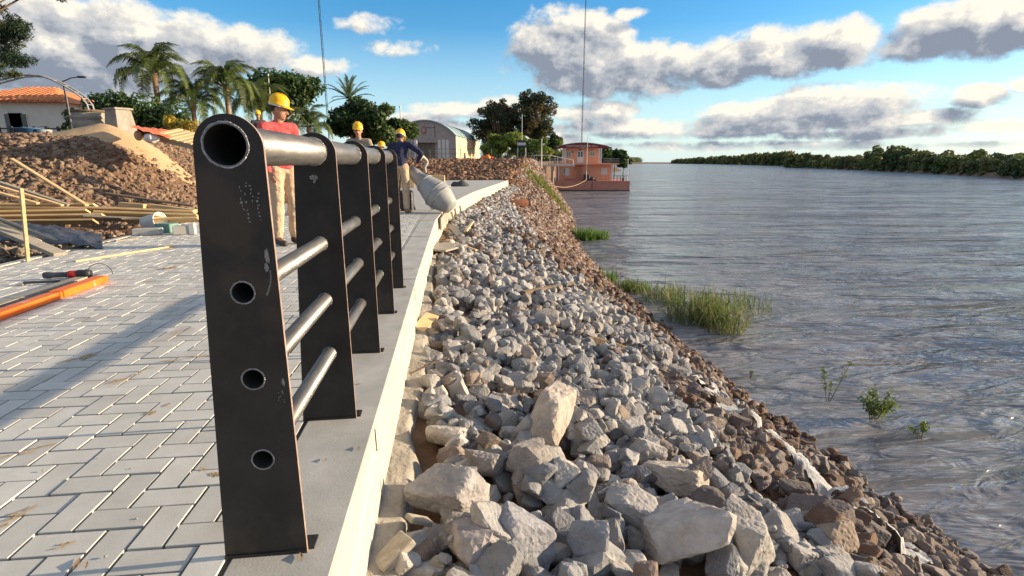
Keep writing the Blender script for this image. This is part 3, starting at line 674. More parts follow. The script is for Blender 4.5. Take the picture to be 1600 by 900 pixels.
def make_tree(label, px_, y, top, halfpx, cols, n, leaf, seed, kind='broadleaf_tree', cat='tree', bottom=None, nc=26, group=None, aspect=.5, low=-.4, cr=.32):
    c0 = P(px_, top, y); base = Vector((c0.x, y, float(H(c0.x, y))-.1)); rw = halfpx/853*math.hypot(c0.x, y)*.95
    zb = P(px_, bottom, y).z if bottom else base.z+(c0.z-base.z)*.3
    cen = ((c0.x, y, (c0.z+zb)/2)); rh = (c0.z-zb)/2
    t_ = thing(kind, label, cat, base, group=group)
    cl = clumpset(seed, (0, 0, cen[2]-base.z), (rw*.82, rw*.7, rh*.86), nc, min(rw, rh)*cr*1.4, cols, low)
    leaves('crown', cl, n, leaf, t_, seed, aspect=aspect)
    mb = MB(); branches(mb, (0, 0, -.2), cl, max(.12, rw*.07), (0, 0, max(.3, (zb-base.z)+rh*.35)), seed); mb.build('trunk', M['bark'], t_, smooth=True)
    return t_
DG = [(.035, .075, .018), (.05, .10, .022), (.025, .055, .018), (.075, .125, .03)]
OG = [(.09, .10, .035), (.055, .075, .03), (.15, .12, .045), (.045, .06, .03)]
LG = [(.22, .30, .05), (.28, .34, .06), (.15, .23, .04)]
def frond_mesh(L, droop, seed, leaflet=.75, nl=60, stiff=0., width=.021):
    rr = random.Random(seed); V = []; F = []
    def pt(u): return Vector((L*u*(1-.18*u*u*droop), 0, L*(.55*u-(.62*droop)*u**3.2-.15*u*u)))
    mb = MB(); mb.tube([pt(k/8) for k in range(9)], [.035-.0038*k for k in range(9)], 4)
    for k in range(nl):
        u = .14+.86*k/(nl-1); p = pt(u); d = (pt(min(1, u+.02))-pt(u-.02)).normalized(); ll = leaflet*math.sin(PI*min(.97, .18+u*.78))**.6*rr.uniform(.8, 1.15)
        for sgn in (-1, 1):
            out = (Vector((0, sgn, 0))*.75+d*.55+Vector((0, 0, rr.uniform(-.15, .35)+stiff*.3))).normalized(); m = p+out*ll*.5; e = p+out*ll*.75+Vector((0, 0, -(1-stiff)*ll*.6))
            w = d*width
            mb.add([p-w, p+w, m+w, m-w, e], [(0, 1, 2, 3), (3, 2, 4)])
    me = bpy.data.meshes.new('frond'); me.from_pydata(mb.v, [], mb.f); me.materials.append(M['frond']); return me
FRM = [frond_mesh(2.7, d, i) for i, d in enumerate((.9, 1.25, 1.5, 1.1))]
FRS = [frond_mesh(2.2, .25, 20+i, .4, 30, .8) for i in range(2)]
def make_palm(label, px_, y, pc, scale=1., seed=0, nf=17, meshes=FRM, tr=.16, kind='palm_tree', group='palms behind the dirt mound'):
    c0 = P(px_, pc, y); base = Vector((c0.x, y, float(H(c0.x, y))-.1)); hgt = c0.z-base.z; rr = random.Random(seed)
    t_ = thing(kind, label, 'palm tree', base, group=group)
    mb = MB(); prof = [(tr*1.15, 0), (tr*.9, hgt*.3), (tr*.8, hgt*.6), (tr*.75, hgt-.55), (tr*1.15, hgt-.4), (tr*.9, hgt)]
    mb.lathe(prof, 12); mb.build('trunk', M['palm_bark'], t_, smooth=True)
    for k in range(nf):
        o = linkmesh('frond', meshes[k % len(meshes)], t_); a = k*2.4+rr.uniform(-.2, .2); tilt = R(-62+92*(k/nf)+rr.uniform(-8, 8))
        o.location = (.08*math.cos(a), .08*math.sin(a), hgt-.1); o.rotation_euler = (Matrix.Rotation(a, 3, 'Z') @ Matrix.Rotation(tilt, 3, 'Y')).to_euler()
        o.scale = [scale*rr.uniform(.85, 1.1)]*3
    return t_
make_palm('tallest queen palm with a full feathery crown left of the railing', 240, 31, 112, .80, 1, 24)
make_palm('drooping palm just right of the tallest palm', 300, 32, 158, .72, 2, 22)
make_palm('palm rising directly behind the rounded top of the near post', 352, 33, 132, .78, 3, 24)
make_palm('palm with yellowish hanging fronds above the red shirted worker', 405, 36, 160, .85, 4, 24)
make_palm('low palm to the right of the yellow helmet of the red shirted worker', 482, 40, 196, .8, 5, 20)
make_palm('stiff palm crown sticking out above the dark green tree', 545, 62, 152, 1.15, 6, 26, FRS, group=None)
make_tree('layered dark green tree behind the palms', 440, 52, 104, 58, DG, 9000, .22, 11, bottom=200, nc=30)
make_tree('dense dark green tree below the stiff palm crown', 552, 58, 150, 46, [DG[0], DG[2], DG[1]], 9000, .25, 12, bottom=232, nc=24, low=-.7)
make_tree('glossy green rounded tree behind the worker in the camouflage shirt', 592, 55, 160, 44, [DG[1], DG[3], DG[0]], 9000, .25, 13, bottom=232, nc=24, low=-.7)
make_tree('small green tree peeking out left of the arched shed', 632, 75, 182, 22, [DG[1], DG[3]], 2500, .25, 14, bottom=228, nc=10)
tb = P(-140, 150, 15); tb.z = float(H(tb.x, 15)); t_ = thing('pine_tree', 'dark feathery tree branch hanging into the upper left corner', 'tree', tb)
cl = []; pr_ = np.random.RandomState(77)
for k in range(150):
    if k < 100: u = pr_.rand(); x = -150+u*185; y = pr_.uniform(-60, 140) if x < 12 else pr_.uniform(25, 125)-max(0, (x-25))*.6
    else: x = pr_.uniform(-20, 105); y = -30+pr_.uniform(-25, 12) + (18 if 88 < x else 0)
    if y > 118: x = min(x, 28)
    q = P(x, y, 15+pr_.uniform(-.8, .8)); r = pr_.uniform(.10, .24)
    cl.append((np.array(q-tb), np.array([r*1.3, r, r*.75]), np.array([(.022, .045, .028), (.03, .06, .03), (.06, .09, .02), (.02, .035, .03), (.09, .11, .03)][pr_.randint(5)])))
leaves('crown', cl, 30000, .075, t_, 15, aspect=.16, shell=.2); mb = MB(); branches(mb, (0, 0, -.2), cl[::9], .16, (0, 0, 2.2), 15); mb.build('trunk', M['bark'], t_, smooth=True)
make_tree('tall dark tree with bare limbs beside the shed', 838, 125, 127, 44, OG, 20000, .26, 16, bottom=238, nc=95, low=-.9, aspect=.45, cr=.13)
make_tree('brownish dark tree between the shed and the tallest riverside tree', 782, 128, 146, 58, OG+[(.035, .05, .035)], 22000, .26, 17, bottom=245, nc=100, low=-.95, cr=.14)
make_tree('dark shrubby tree leaning out right of the tall riverside tree', 868, 118, 205, 17, [DG[2], DG[0], LG[2]], 2200, .35, 18, bottom=250, nc=10)
for k, (x, y, tp, hw, sd, lb) in enumerate([(772, 100, 208, 26, 21, 'light green willow shrub next to the wall of the arched shed'), (808, 98, 202, 30, 22, 'bright green willow shrub behind the notice board'), (842, 96, 214, 22, 23, 'light green willow shrub right of the notice board')]):
    make_tree(lb, x, y, tp, hw, LG, 4500, .3, sd, kind='shrub', cat='shrub', bottom=252, nc=16, low=-.9, group='light green shrubs along the far bank')
for k, (x, y, tp, hw, sd, lb) in enumerate([(935, 112, 224, 26, 31, 'dark green tree showing over the roof of the house barge'), (962, 118, 231, 18, 32, 'green tree right behind the upper deck of the house barge'), (975, 150, 240, 12, 33, 'last small tree on the shore right of the house barge')]):
    make_tree(lb, x, y, tp, hw, [DG[1], DG[3], DG[0]], 3500, .38, sd, bottom=262, nc=12, low=-.8, group='shore trees behind the barge')
# vine covered hedge behind the mound
hb = P(190, 190, 26)
hd = thing('hedge', 'overgrown green hedge with climbing vines between the white house and palms', 'hedge', (hb.x, 26, float(H(hb.x, 26))))
cl = []
hr_ = np.random.RandomState(7)
for k in range(46):
    px_ = hr_.uniform(112, 285); pyy = hr_.uniform(158 if px_ < 235 else 178, 212); q = P(px_, pyy, 26+hr_.uniform(-.8, .8)); cl.append((np.array(q)-np.array(hd.location), np.array([.6, .6, .45])*hr_.uniform(.6, 1.2), np.array(DG[hr_.randint(4)])*1.1))
leaves('foliage', cl, 9000, .11, hd, 5); mb = MB()
for k in range(7): x = -2+.7*k; mb.tube([(x, 0, -.2), (x+.1, .05, .8), (x-.1, 0, 1.7)], [.05, .04, .02], 6)
mb.build('stem', M['bark'], hd)['kind'] = 'stuff'
yb = P(283, 196, 22); sh = thing('shrub', 'yellow flowering shrub beside the stacked pallet', 'shrub', (yb.x, 22, float(H(yb.x, 22))))
z0 = yb.z-sh.location.z
leaves('foliage', [(np.array([hr_.uniform(-.5, .5), 0, z0+hr_.uniform(-.5, .2)]), np.array([.25, .2, .2]), np.array((.5, .36, .04))) for _ in range(10)], 900, .06, sh, 3)
MB().tube([(0, 0, 0), (0, 0, z0)], [.05, .02], 6).build('stem', M['bark'], sh)

# wooded far bank
pts = [G(1050, 255.6, WATER), G(1120, 256.6, WATER), G(1180, 258, WATER), G(1232, 259.5, WATER), G(1236, 262, WATER), G(1300, 264, WATER), G(1400, 268.5, WATER), G(1500, 273.5, WATER), G(1600, 280, WATER), Vector((150, 95, WATER)), Vector((190, 60, WATER)), Vector((260, 0, WATER))]
hts = [7, 12, 13, 11, 6.8, 7.2, 7.4, 6.2, 5.8, 6, 6, 6]
V = []; T = []
for i, p in enumerate(pts):
    d = (pts[min(i+1, len(pts)-1)]-pts[max(i-1, 0)]); d.z = 0; d.normalize(); nrm = Vector((-d.y, d.x, 0)) if (-d.y*p.x+d.x*p.y) > 0 else Vector((d.y, -d.x, 0))
    for (o_, z) in ((-4, -3.6), (0, -2.86), (1.5, -1.9), (3, -1.5), (60, -.8), (900, .3)): q = p+nrm*o_; V.append((q.x, q.y, z))
i = np.arange(len(V)).reshape(-1, 6); T = np.stack([i[:-1, :-1], i[:-1, 1:], i[1:, 1:], i[1:, :-1]], -1).reshape(-1, 4)
tag(fastmesh('far_bank', V, T, None, M['earth'], None, 4), kind='structure')
cl = []; wr_ = np.random.RandomState(21)
WGc = [(.13, .17, .05), (.09, .12, .045), (.18, .21, .06), (.15, .15, .06)]
for i in range(len(pts)-2):
    a, b_ = pts[i], pts[i+1]; L = (b_-a).length; n_ = int(max(10, min(150, L/1.3)))
    for k in range(n_):
        u = wr_.rand(); p = a.lerp(b_, u); hh = hts[i]*(1-u)+hts[i+1]*u; back = wr_.rand()**1.3*(22 if i > 3 else 40)+3
        dirn = Vector((p.x, p.y, 0)).normalized(); q = p+dirn*back; h2 = hh*wr_.uniform(.35, 1.0)*(.55+.45*min(1, back/14)); 
        if i > 3 and abs(q.x/q.y-math.tan(YAW+math.atan((1390-800)/853))) < .035: h2 *= 1.35
        r = max(1.4, L/150)*wr_.uniform(.8, 1.7)
        col = np.array(WGc[wr_.randint(4)])*(1.5 if i == 7 and wr_.rand() < .35 else 1)
        for zz in np.arange(h2, 0, -r*1.1): cl.append((np.array([q.x, q.y, WATER+1.0+zz-r*.5]), np.array([r*1.15, r*1.15, r*.85]), col*wr_.uniform(.85, 1.2)))
near_ = [c for c in cl if c[0][1] < 330]; far_ = [c for c in cl if c[0][1] >= 330]
tag(leaves('riverside_wood', near_, 90000, .62, None, 8, shell=.7, aspect=.6), 'long belt of low green woodland along the far right bank', 'woodland', kind='stuff')
tag(leaves('distant_wood', far_, 26000, 3.2, None, 9, shell=.7, aspect=.6), 'thin dark strip of distant trees on the river horizon', 'woodland', kind='stuff')
# left shore far away
cl = []
for k in range(150):
    y = 170+wr_.rand()**1.6*1500; x = float(cx(y))-wr_.uniform(0, 30); r = 2+y/260; cl.append((np.array([x, y, 1.5+r*.6]), np.array([r*1.6, r*1.6, r]), np.array(WGc[wr_.randint(4)])))
tag(leaves('shore_wood', cl, 16000, 1.4, None, 10, shell=.7, aspect=.6), 'receding line of trees on the near shore beyond the barge', 'woodland', kind='stuff')

# reeds and weeds
def blades(name, spots, n, h, seed, parent=None, col=((.10, .20, .03), (.16, .28, .045), (.07, .14, .03)), w=.007, zf=None, spread=.35, lean=.45):
    rs = np.random.RandomState(seed); V = []; T = []; C_ = []
    for k in range(n):
        sx_, sy_, sr, hh = spots[rs.randint(len(spots))]; a = rs.uniform(0, 2*PI); rr_ = sr*math.sqrt(rs.rand()); x = sx_+rr_*math.cos(a); y = sy_+rr_*math.sin(a); z = zf(x, y)
        L = h*hh*rs.uniform(.45, 1.15); la = rs.uniform(0, 2*PI); ln = rs.rand()**1.5*lean*2; dx, dy = math.cos(la)*ln*L, math.sin(la)*ln*L; wa = rs.uniform(0, PI); wx_, wy_ = math.cos(wa)*w, math.sin(wa)*w
        k0 = len(V); V += [(x-wx_, y-wy_, z), (x+wx_, y+wy_, z), (x+dx*.35+wx_, y+dy*.35+wy_, z+L*.6), (x+dx*.35-wx_, y+dy*.35-wy_, z+L*.6), (x+dx, y+dy, z+L*(.92-ln*.55)), (x+dx+wx_*.1, y+dy+wy_*.1, z+L*(.92-ln*.55))]
        T += [(k0, k0+1, k0+2, k0+3), (k0+3, k0+2, k0+5, k0+4)]; C_ += [np.array(col[rs.randint(len(col))])*rs.uniform(.7, 1.3)]*6
    return fastmesh(name, V, T, np.array(C_), M['grass'], parent, 4)
zw = lambda x, y: WATER-.02
g1 = G(1060, 500, WATER); g2 = G(1130, 515, WATER); g3 = G(1010, 470, WATER); g4 = G(1150, 478, WATER); g0 = G(985, 455, WATER)
tag(blades('reeds', [(g1.x+.35, g1.y, .62, 1), (g1.x+.7, g1.y-.2, .5, .9), (g3.x+.5, g3.y, .6, .7), (g2.x, g2.y, .5, .8), (g4.x-.1, g4.y, 1.0, .55), (g0.x, g0.y, .5, .5)], 1500, 1.0, 1, zf=zw, lean=.8, col=((.12, .19, .045), (.20, .27, .07), (.09, .13, .04), (.26, .22, .10))), 'big clump of bright green reeds standing in the river', 'reeds', kind='stuff')
g = G(912, 374, WATER); tag(blades('reeds', [(g.x, g.y, .7, 1), (g.x+.8, g.y+.3, .6, .7)], 900, .75, 2, zf=zw, w=.014), 'small tuft of reeds at the waterline farther upstream', 'reeds', kind='stuff')
g = G(940, 440, WATER); tag(blades('reeds', [(g.x, g.y, .5, 1), (g.x+.7, g.y-1.2, .5, .7)], 420, .5, 3, zf=zw, w=.01), 'thin sparse reeds between bank and the big clump', 'reeds', kind='stuff')
bk = lambda x, y: float(H(x, y))
def onb(x, y): q = hitbank(x, y); return q[0], q[1]
sp = [(*onb(a, b_), .9, 1) for a, b_ in ((835, 284), (852, 294), (862, 300), (845, 288), (870, 318), (858, 304))]
tag(blades('bank_grass', sp, 2400, .42, 4, zf=bk, w=.02, col=((.22, .24, .05), (.30, .26, .08), (.12, .18, .04))), 'yellow green grass growing on the brown bank upstream', 'grass', kind='stuff')
def leafy(label, base, stems, n, leaf, seed, kind='water_plant'):
    t_ = thing(kind, label, 'plant', base); rr = random.Random(seed); mb = MB(); cl = []
    for (dx, dy, L, ls) in stems:
        e = Vector((dx, dy, L)); m = e*.5+Vector((dx*.1, 0, .05)); mb.tube([(0, 0, -.1), m, e], [.008, .006, .002], 5)
        for u in np.linspace(.35, 1, 7): q = m.lerp(e, (u-.5)*2) if u > .5 else Vector((0, 0, 0)).lerp(m, u*2); cl.append((np.array(q), np.array([ls]*3), np.array((.14, .20, .04))))
    mb.build('stem', M['bark'], t_)['kind'] = 'stuff'; leaves('foliage', cl, n, leaf, t_, seed, 'grass', aspect=.28, shell=.1)['kind'] = 'stuff'
leafy('drowned twig with two thin leafy branches rising from the river', G(1293, 628, WATER), [(-.12, .05, .55, .06), (.38, .1, .6, .06), (.1, .1, .3, .04)], 150, .035, 5)
leafy('bushy green weed cluster in the water right of the twig', G(1362, 655, WATER), [(-.12, .05, .32, .10), (.05, .12, .42, .10), (.18, 0, .25, .12), (.36, .02, .22, .10), (.0, -.05, .2, .12), (.5, .25, .33, .07)], 800, .038, 6)
leafy('small leafy weed at the right end of the weed cluster', G(1440, 685, WATER), [(.0, .0, .25, .06), (.06, .05, .2, .06), (-.12, .1, .12, .05)], 120, .035, 7)
leafy('tiny weed sprig left of the drowned twig', G(1172, 590, WATER), [(.0, .0, .12, .03), (.05, 0, .09, .03)], 30, .03, 8)

# ---------------------------------------------------------------- masts, lamp and arch
def mast(label, px_, y, ztop, r, base_px=None, kind='mast', mt='dark_metal', lattice=False, cat='mast', zb=None):
    c0 = P(px_, 250, y); z = float(H(c0.x, y))-.1 if zb is None else zb; t_ = thing(kind, label, cat, (c0.x, y, z)); mb = MB(); L = ztop-z
    if lattice:
        for k in range(3): a = k*2.094; mb.tube([(r*math.cos(a), r*math.sin(a), 0), (r*.8*math.cos(a), r*.8*math.sin(a), L)], r*.28, 5)
        mb.build('leg', M[mt], t_)['kind'] = 'stuff'; mb = MB(); n = int(L/(r*5))
        for k in range(n):
            a0, a1 = k*2.094, (k+1)*2.094; mb.tube([(r*math.cos(a0), r*math.sin(a0), L*k/n), (r*math.cos(a1), r*math.sin(a1), L*(k+1)/n)], r*.13, 4)
        mb.build('brace', M[mt], t_)['kind'] = 'stuff'
    else: mb.tube([(0, 0, 0), (0, 0, L*.5), (0, 0, L)], [r, r*.85, r*.6], 10); mb.build('pole', M[mt], t_); MB().lathe([(0, L), (r*1.1, L), (r*1.1, L+r*1.5), (0, L+r*2)], 10).build('cap', M[mt], t_)
    return t_
mast('very tall thin guyed radio mast behind the left trees', 517, 75, 60, .11, lattice=True)
mast('very tall thin lattice radio mast rising behind the house barge', 908, 95, P(909, -60, 95).z, .10, lattice=True)
mast('white flagpole standing left of the arched shed', 629, 60, P(628, 168, 60).z, .09, mt='white', kind='flagpole', cat='flagpole')
mast('thin pale pole in front of the layered dark tree', 432, 36, P(430, 118, 36).z, .045, mt='white', kind='flagpole', cat='flagpole')
mast('pale pole at the end of the pier', 846, 55, P(845, 219, 55).z, .06, mt='white', kind='pole', cat='pole')
mast('slim pale pole standing on the barge deck before the cabin', 917, 71.4, P(917, 213, 71.4).z, .05, mt='white', kind='pole', cat='pole', zb=P(917, 283, 71.4).z)
mast('dark mooring pole at the right end of the barge', 981.5, 70.4, P(981, 250, 70.4).z, .06, mt='white', kind='pole', cat='pole', zb=WATER-.3)
ls = P(101, 140, 24); t_ = thing('street_lamp', 'slim street lamp over the tiled roof of the white house', 'street lamp', (ls.x, 24, float(H(ls.x, 24))))
z0 = P(101, 126, 24).z-t_.location.z; mb = MB(); mb.tube([(0, 0, 0), (0, 0, z0)], [.06, .035], 8); mb.build('pole', M['dark_metal'], t_)
MB().tube([(0, 0, z0-.03), (.3, 0, z0+.1), (.62, 0, z0+.15)], .02, 6).build('arm', M['dark_metal'], t_); MB().box((.55, -.06, z0+.11), (.85, .06, z0+.18)).build('lamp_head', M['dark_metal'], t_, bevel=.02)
ap = []
for (x, y) in ((28, 118), (45, 117), (62, 118), (80, 124), (98, 133), (115, 143), (128, 153), (136, 163), (140, 180), (142, 200)): ap.append(P(x, y, 21))
t_ = thing('metal_arch', 'curved grey metal arch rising over the white house roof', 'arch', (ap[-1].x, 21, float(H(ap[-1].x, 21))))
ap = [P(-40, 150, 21), P(-10, 128, 21)]+ap; L0 = Vector(t_.location)
for off in (0, .3): MB().tube([q-L0+Vector((0, off, 0)) for q in ap], .03, 8).build('arch_tube', M['zinc'], t_, smooth=True)
for k in range(1, len(ap)): MB().tube([ap[k]-L0, ap[k]-L0+Vector((0, .3, 0))], .012, 6).build('cross_bar', M['zinc'], t_)

# ---------------------------------------------------------------- white house with tiled roof
M['tile'] = pm('tile', (.42, .13, .05), (.62, .24, .10), 9, .8, .2, 30, vary=.3)
M['house_wall'] = pm('house_wall', (.60, .58, .52), (.70, .68, .62), 2, .85, .05, 40)
M['glass'] = pm('glass', (.03, .04, .045), (.05, .06, .065), 3, .12, spec=.8)
YH = 32; a = P(-60, 200, YH); b_ = P(106, 200, YH); ze = P(60, 160, YH).z; zr = P(60, 138, YH+2.7).z; zg = float(H(a.x, YH))-.2
t_ = thing('house', 'low white house with an orange clay tile roof at the far left', 'house', ((a.x+b_.x)/2, YH, zg)); wd = (b_.x-a.x)/2; ze -= zg; zr -= zg
MB().box((-wd, 0, 0), (wd, 5.4, ze)).build('wall', M['house_wall'], t_)
ov = .35; mb = MB(); e0 = ze; mb.add([(-wd-ov, -ov, e0), (wd+ov, -ov, e0), (wd+ov, 5.4+ov, e0), (-wd-ov, 5.4+ov, e0), (-wd+1.8, 2.7, zr), (wd-1.8, 2.7, zr)], [(3, 2, 1, 0), (0, 1, 5, 4), (1, 2, 5), (2, 3, 4, 5), (3, 0, 4)])
rf = mb.build('roof', M['tile'], t_)
nt_ = int((2*wd+2*ov)/.28)
cov = bpy.data.meshes.new('tile_course'); 
for k in range(nt_):
    x = -wd-ov+.14+k*.28; f_ = 1.0
    if x < -wd+1.8: f_ = max(.1, (x+wd+ov)/(1.8+ov))
    if x > wd-1.8: f_ = max(.1, (wd+ov-x)/(1.8+ov))
    mb = MB(); mb.tube([(x, -ov-.03, e0+.03), (x, -ov+(2.7+ov)*f_, e0+(zr-e0)*f_+.03)], .075, 6); mb.build('tile_row', M['tile'], rf)
for k, x in enumerate((-wd+1.1, -wd+2.6, wd-2.3)):
    MB().box((x-.45, -.05, ze-1.7), (x+.45, .02, ze-.55)).build('window', M['house_wall'], t_)
    MB().box((x-.4, -.08, ze-1.65), (x+.4, -.052, ze-.6)).build('pane', M['glass'], t_.children[-1])
# low garden wall in front of it
a = P(-40, 198, 27); b_ = P(110, 203, 27); zz = P(0, 197, 27).z
t_ = thing('fence', 'low dark fence running below the white house', 'fence', (a.x, 27, float(H(a.x, 27))))
for k in range(9): x = (b_.x-a.x)*k/8; MB().box((x-.05, -.05, 0), (x+.05, .05, zz-t_.location.z)).build('fence_post', M['dark_metal'], t_)
for z in (.3, .62, .9): MB().box((0, -.02, (zz-t_.location.z)*z-.03), (b_.x-a.x, .02, (zz-t_.location.z)*z+.03)).build('rail', M['dark_metal'], t_)

# ---------------------------------------------------------------- arched shed
M['shed_wall_shaded'] = pm('shed_wall_shaded', (.36, .30, .28), (.46, .39, .36), 1.2, .85, .1, 6, patch=(.8, .62, (.28, .22, .2), .5))  # shade on the gable front is put into this grey
M['shed_side_sunlit'] = pm('shed_side_sunlit', (.60, .47, .30), (.70, .56, .38), 1, .85)  # same shed, with low sun on the side wall put into the yellow
M['shed_roof'] = pm('shed_roof', (.30, .42, .44), (.42, .54, .56), 2, .45, metal=.2)
hz = 1.05; c0 = P(713, 247, 108); ang = -R(11.5)
t_ = thing('arched_shed', 'large pale shed with a round arched metal roof and side wall tinted sunlit yellow', 'shed', (c0.x, 108, hz), (0, 0, ang)); Wd = 12.3; ze = P(713, 213, 108).z-hz; za = P(668, 188, 108).z-hz; LL = 31
arc = []; hh = za-ze; rad_ = ((Wd/2)**2+hh**2)/(2*hh)
for k in range(21): x = -Wd+Wd*k/20; arc.append((x, ze+math.sqrt(rad_**2-(x+Wd/2)**2)-(rad_-hh)))
mb = MB(); fr_ = [(-Wd, 0, 0)]+[(x, 0, z) for x, z in arc]+[(0, 0, 0)]; mb.add(fr_, [tuple(range(len(fr_)))]); mb.build('gable_wall', M['shed_wall_shaded'], t_); MB().add([(x, LL, z) for x, y, z in fr_], [tuple(range(len(fr_)))]).build('gable_wall', M['shed_wall_shaded'], t_)
MB().box((-.25, .02, 0), (0, LL, ze)).build('side_wall', M['shed_side_sunlit'], t_); MB().box((-Wd, .02, 0), (-Wd+.25, LL, ze)).build('side_wall', M['shed_side_sunlit'], t_)
V = []; F = []
for k, (x, z) in enumerate(arc): 
    nx_ = (x+Wd/2)/rad_; nz_ = math.sqrt(1-nx_*nx_); V += [(x+nx_*.02, -.35, z+.02), (x+nx_*.02, LL+.3, z+.02), (x+nx_*.2, LL+.3, z+.2*nz_), (x+nx_*.2, -.35, z+.2*nz_)]
for k in range(20):
    for j in range(4): F.append((k*4+j, k*4+(j+1) % 4, k*4+4+(j+1) % 4, k*4+4+j))
MB().add(V, F).build('roof', M['shed_roof'], t_)
for k in range(1, 9): MB().tube([(x*1+((x+Wd/2)/rad_)*.2, LL*k/9, z+.22) for x, z in arc], .05, 4).build('roof_seam', M['shed_roof'], t_)
for x in (-8.3, -4.1): MB().box((x-.05, -.06, ze-.2), (x+.05, -.004, ze+2.3)).build('gable_batten', M['bark'], t_)
MB().box((-6, -.06, ze+1.6), (-4.1, -.004, ze+1.7)).build('gable_batten', M['bark'], t_)
MB().box((-7.9, -.05, .2), (-4.2, -.005, 3.6)).build('door', pm('shed_door', (.16, .15, .11), (.22, .2, .15), 2, .8), t_)
for k in range(1, 4): MB().box((-7.9+.92*k, -.07, .2), (-7.84+.92*k, -.052, 3.6)).build('door_batten', M['dark_metal'], t_)
MB().box((-8.6, -.9, 3.62), (-3.4, 0.0, 3.8)).build('awning', M['shed_wall_shaded'], t_)
em = MB(); em.lathe([(0, .0), (.62, .0), (.62, .1), (0, .1)], 20, mat=Matrix.Translation((-6.3, -.005, ze+1.15)) @ Matrix.Rotation(R(90), 4, 'X') @ Matrix.Diagonal((.8, 1.25, 1, 1))); em = em.build('emblem', pm('emblem', (.30, .14, .10), (.4, .2, .15), 3, .7), t_)
MB().lathe([(0, .0), (.34, .0), (.34, .05), (0, .05)], 16, mat=Matrix.Translation((-6.3, -.108, ze+1.15)) @ Matrix.Rotation(R(90), 4, 'X') @ Matrix.Diagonal((.8, 1.25, 1, 1))).build('emblem_centre', pm('emblem_centre', (.45, .35, .33), rough=.7), em)
for k in range(3): MB().box((0.004, 3+9*k, 2.8), (.06, 5+9*k, 4.2)).build('window', M['shed_wall_shaded'], t_)
# white round-topped pylons before the shed
for x, lb in ((650, 'lone white round-topped pylon left of the shed door'), (687, 'leftmost of three white round-topped pylons right of the shed door'), (693.5, 'middle one of three white round-topped pylons right of the shed door'), (699.5, 'rightmost of three white round-topped pylons right of the shed door')):
    q = P(x, 247, 96); t_ = thing('pylon', lb, 'pylon', (q.x, 96, 1.0), group='white pylons before the shed'); h_ = P(x, 218, 96).z-1; mb = MB(); r = .24
    pr = [(-r, 0), (r, 0)]+[(r*math.cos(a_), h_-r+r*math.sin(a_)) for a_ in np.linspace(0, PI, 9)]; n = len(pr)
    mb.add([(a_, 0, c_) for a_, c_ in pr]+[(a_, 1.1, c_) for a_, c_ in pr], [tuple(range(n)), tuple(range(n, 2*n))]+[(k, (k+1) % n, n+(k+1) % n, n+k) for k in range(n)]); mb.build('shaft', M['white'], t_)
    MB().box((-r-.1, -.1, 0), (r+.1, 1.2, .3)).build('plinth', M['concrete'], t_)
# site fence in front of the shed
q = P(640, 250, 84); t_ = thing('site_fence', 'thin wire site fence with posts in front of the arched shed', 'fence', (q.x, 84, 1.0), (0, 0, -.1))
for k in range(9): MB().tube([(k*1.55, 0, 0), (k*1.55, 0, 2.0)], .05, 6).build('fence_post', M['dark_metal'], t_)
for z in (.5, 1.2, 1.9): MB().tube([(0, 0, z), (12.4, 0, z)], .025, 5).build('wire', M['dark_metal'], t_)
q = P(760, 243, 88); tarp = thing('tarp_heap', 'orange tarpaulin heap at the corner of the arched shed', 'tarpaulin', (q.x, 88, 1.0))
rr = random.Random(4); V, T = ICO[3]; V = V.copy(); V[:, 2] = np.maximum(V[:, 2], -.1); V = V*np.array([1.3, .8, .95])*(1+.12*np.sin(V[:, :1]*9)+.1*np.cos(V[:, 1:2]*11)); fastmesh('tarpaulin', V+np.array([0, 0, .1]), T, None, M['orange_paint'], tarp)
MB().tube([(-1.3, -.85, .12), (1.3, -.85, .12)], .05, 6).build('weight_bar', M['dark_metal'], tarp)
# notice board on legs, pier and piles
q = P(815, 247, 80); t_ = thing('notice_board', 'black and white notice board on a white frame above the pier', 'sign', (q.x, 80, 1.0)); k_ = 80/853
h1 = P(815, 219, 80).z-1; h0 = P(815, 231, 80).z-1
for x in (-.55, .55): MB().tube([(x*1.15, 0, -.3), (x, 0, h1)], .06, 6).build('leg', M['white'], t_)
MB().box((-.62, -.06, h0), (.62, .04, h1)).build('board', M['white'], t_)
MB().box((-.62, -.09, h1-.32), (.62, -.062, h1)).build('black_band', M['dark_metal'], t_); MB().box((-.62, -.09, h0), (.62, -.062, h0+.36)).build('black_band', M['dark_metal'], t_)
MB().tube([(.05, 0, h1), (.05, 0, P(813, 178, 80).z-1)], .04, 6).build('aerial', M['white'], t_)
a = P(768, 246, 78); b_ = P(838, 246, 58)
t_ = thing('walkway_railing', 'dark walkway railing running along the top of the bank to the barge', 'railing', (a.x, a.y, 1.0))
n = 14
for k in range(n+1): p_ = (b_-a)*(k/n); MB().tube([(p_.x, p_.y, -.3), (p_.x, p_.y, 1.0)], .04, 6).build('baluster', M['dark_metal'], t_)
for z in (.55, 1.0): MB().tube([(0, 0, z), (b_.x-a.x, b_.y-a.y, z)], .035, 6).build('rail', M['dark_metal'], t_)
q = P(845, 250, 58)
t_ = thing('pier', 'timber and concrete pier with white railing between bank and barge', 'pier', (q.x, 58, 0)); zt = P(845, 257, 58).z
MB().box((-.9, -.8, zt-.2), (3.6, 1.6, zt)).build('deck', M['concrete'], t_)
for k, x in enumerate((-.55, .35, 1.2)): MB().tube([(x, -.6, WATER-.5), (x, -.6, zt-.2)], .17, 10).build('pile', M['wood_grey'], t_)
MB().tube([(-.1, .4, WATER-.5), (-.1, .4, zt-.2)], .2, 10).build('pile', M['bark'], t_)
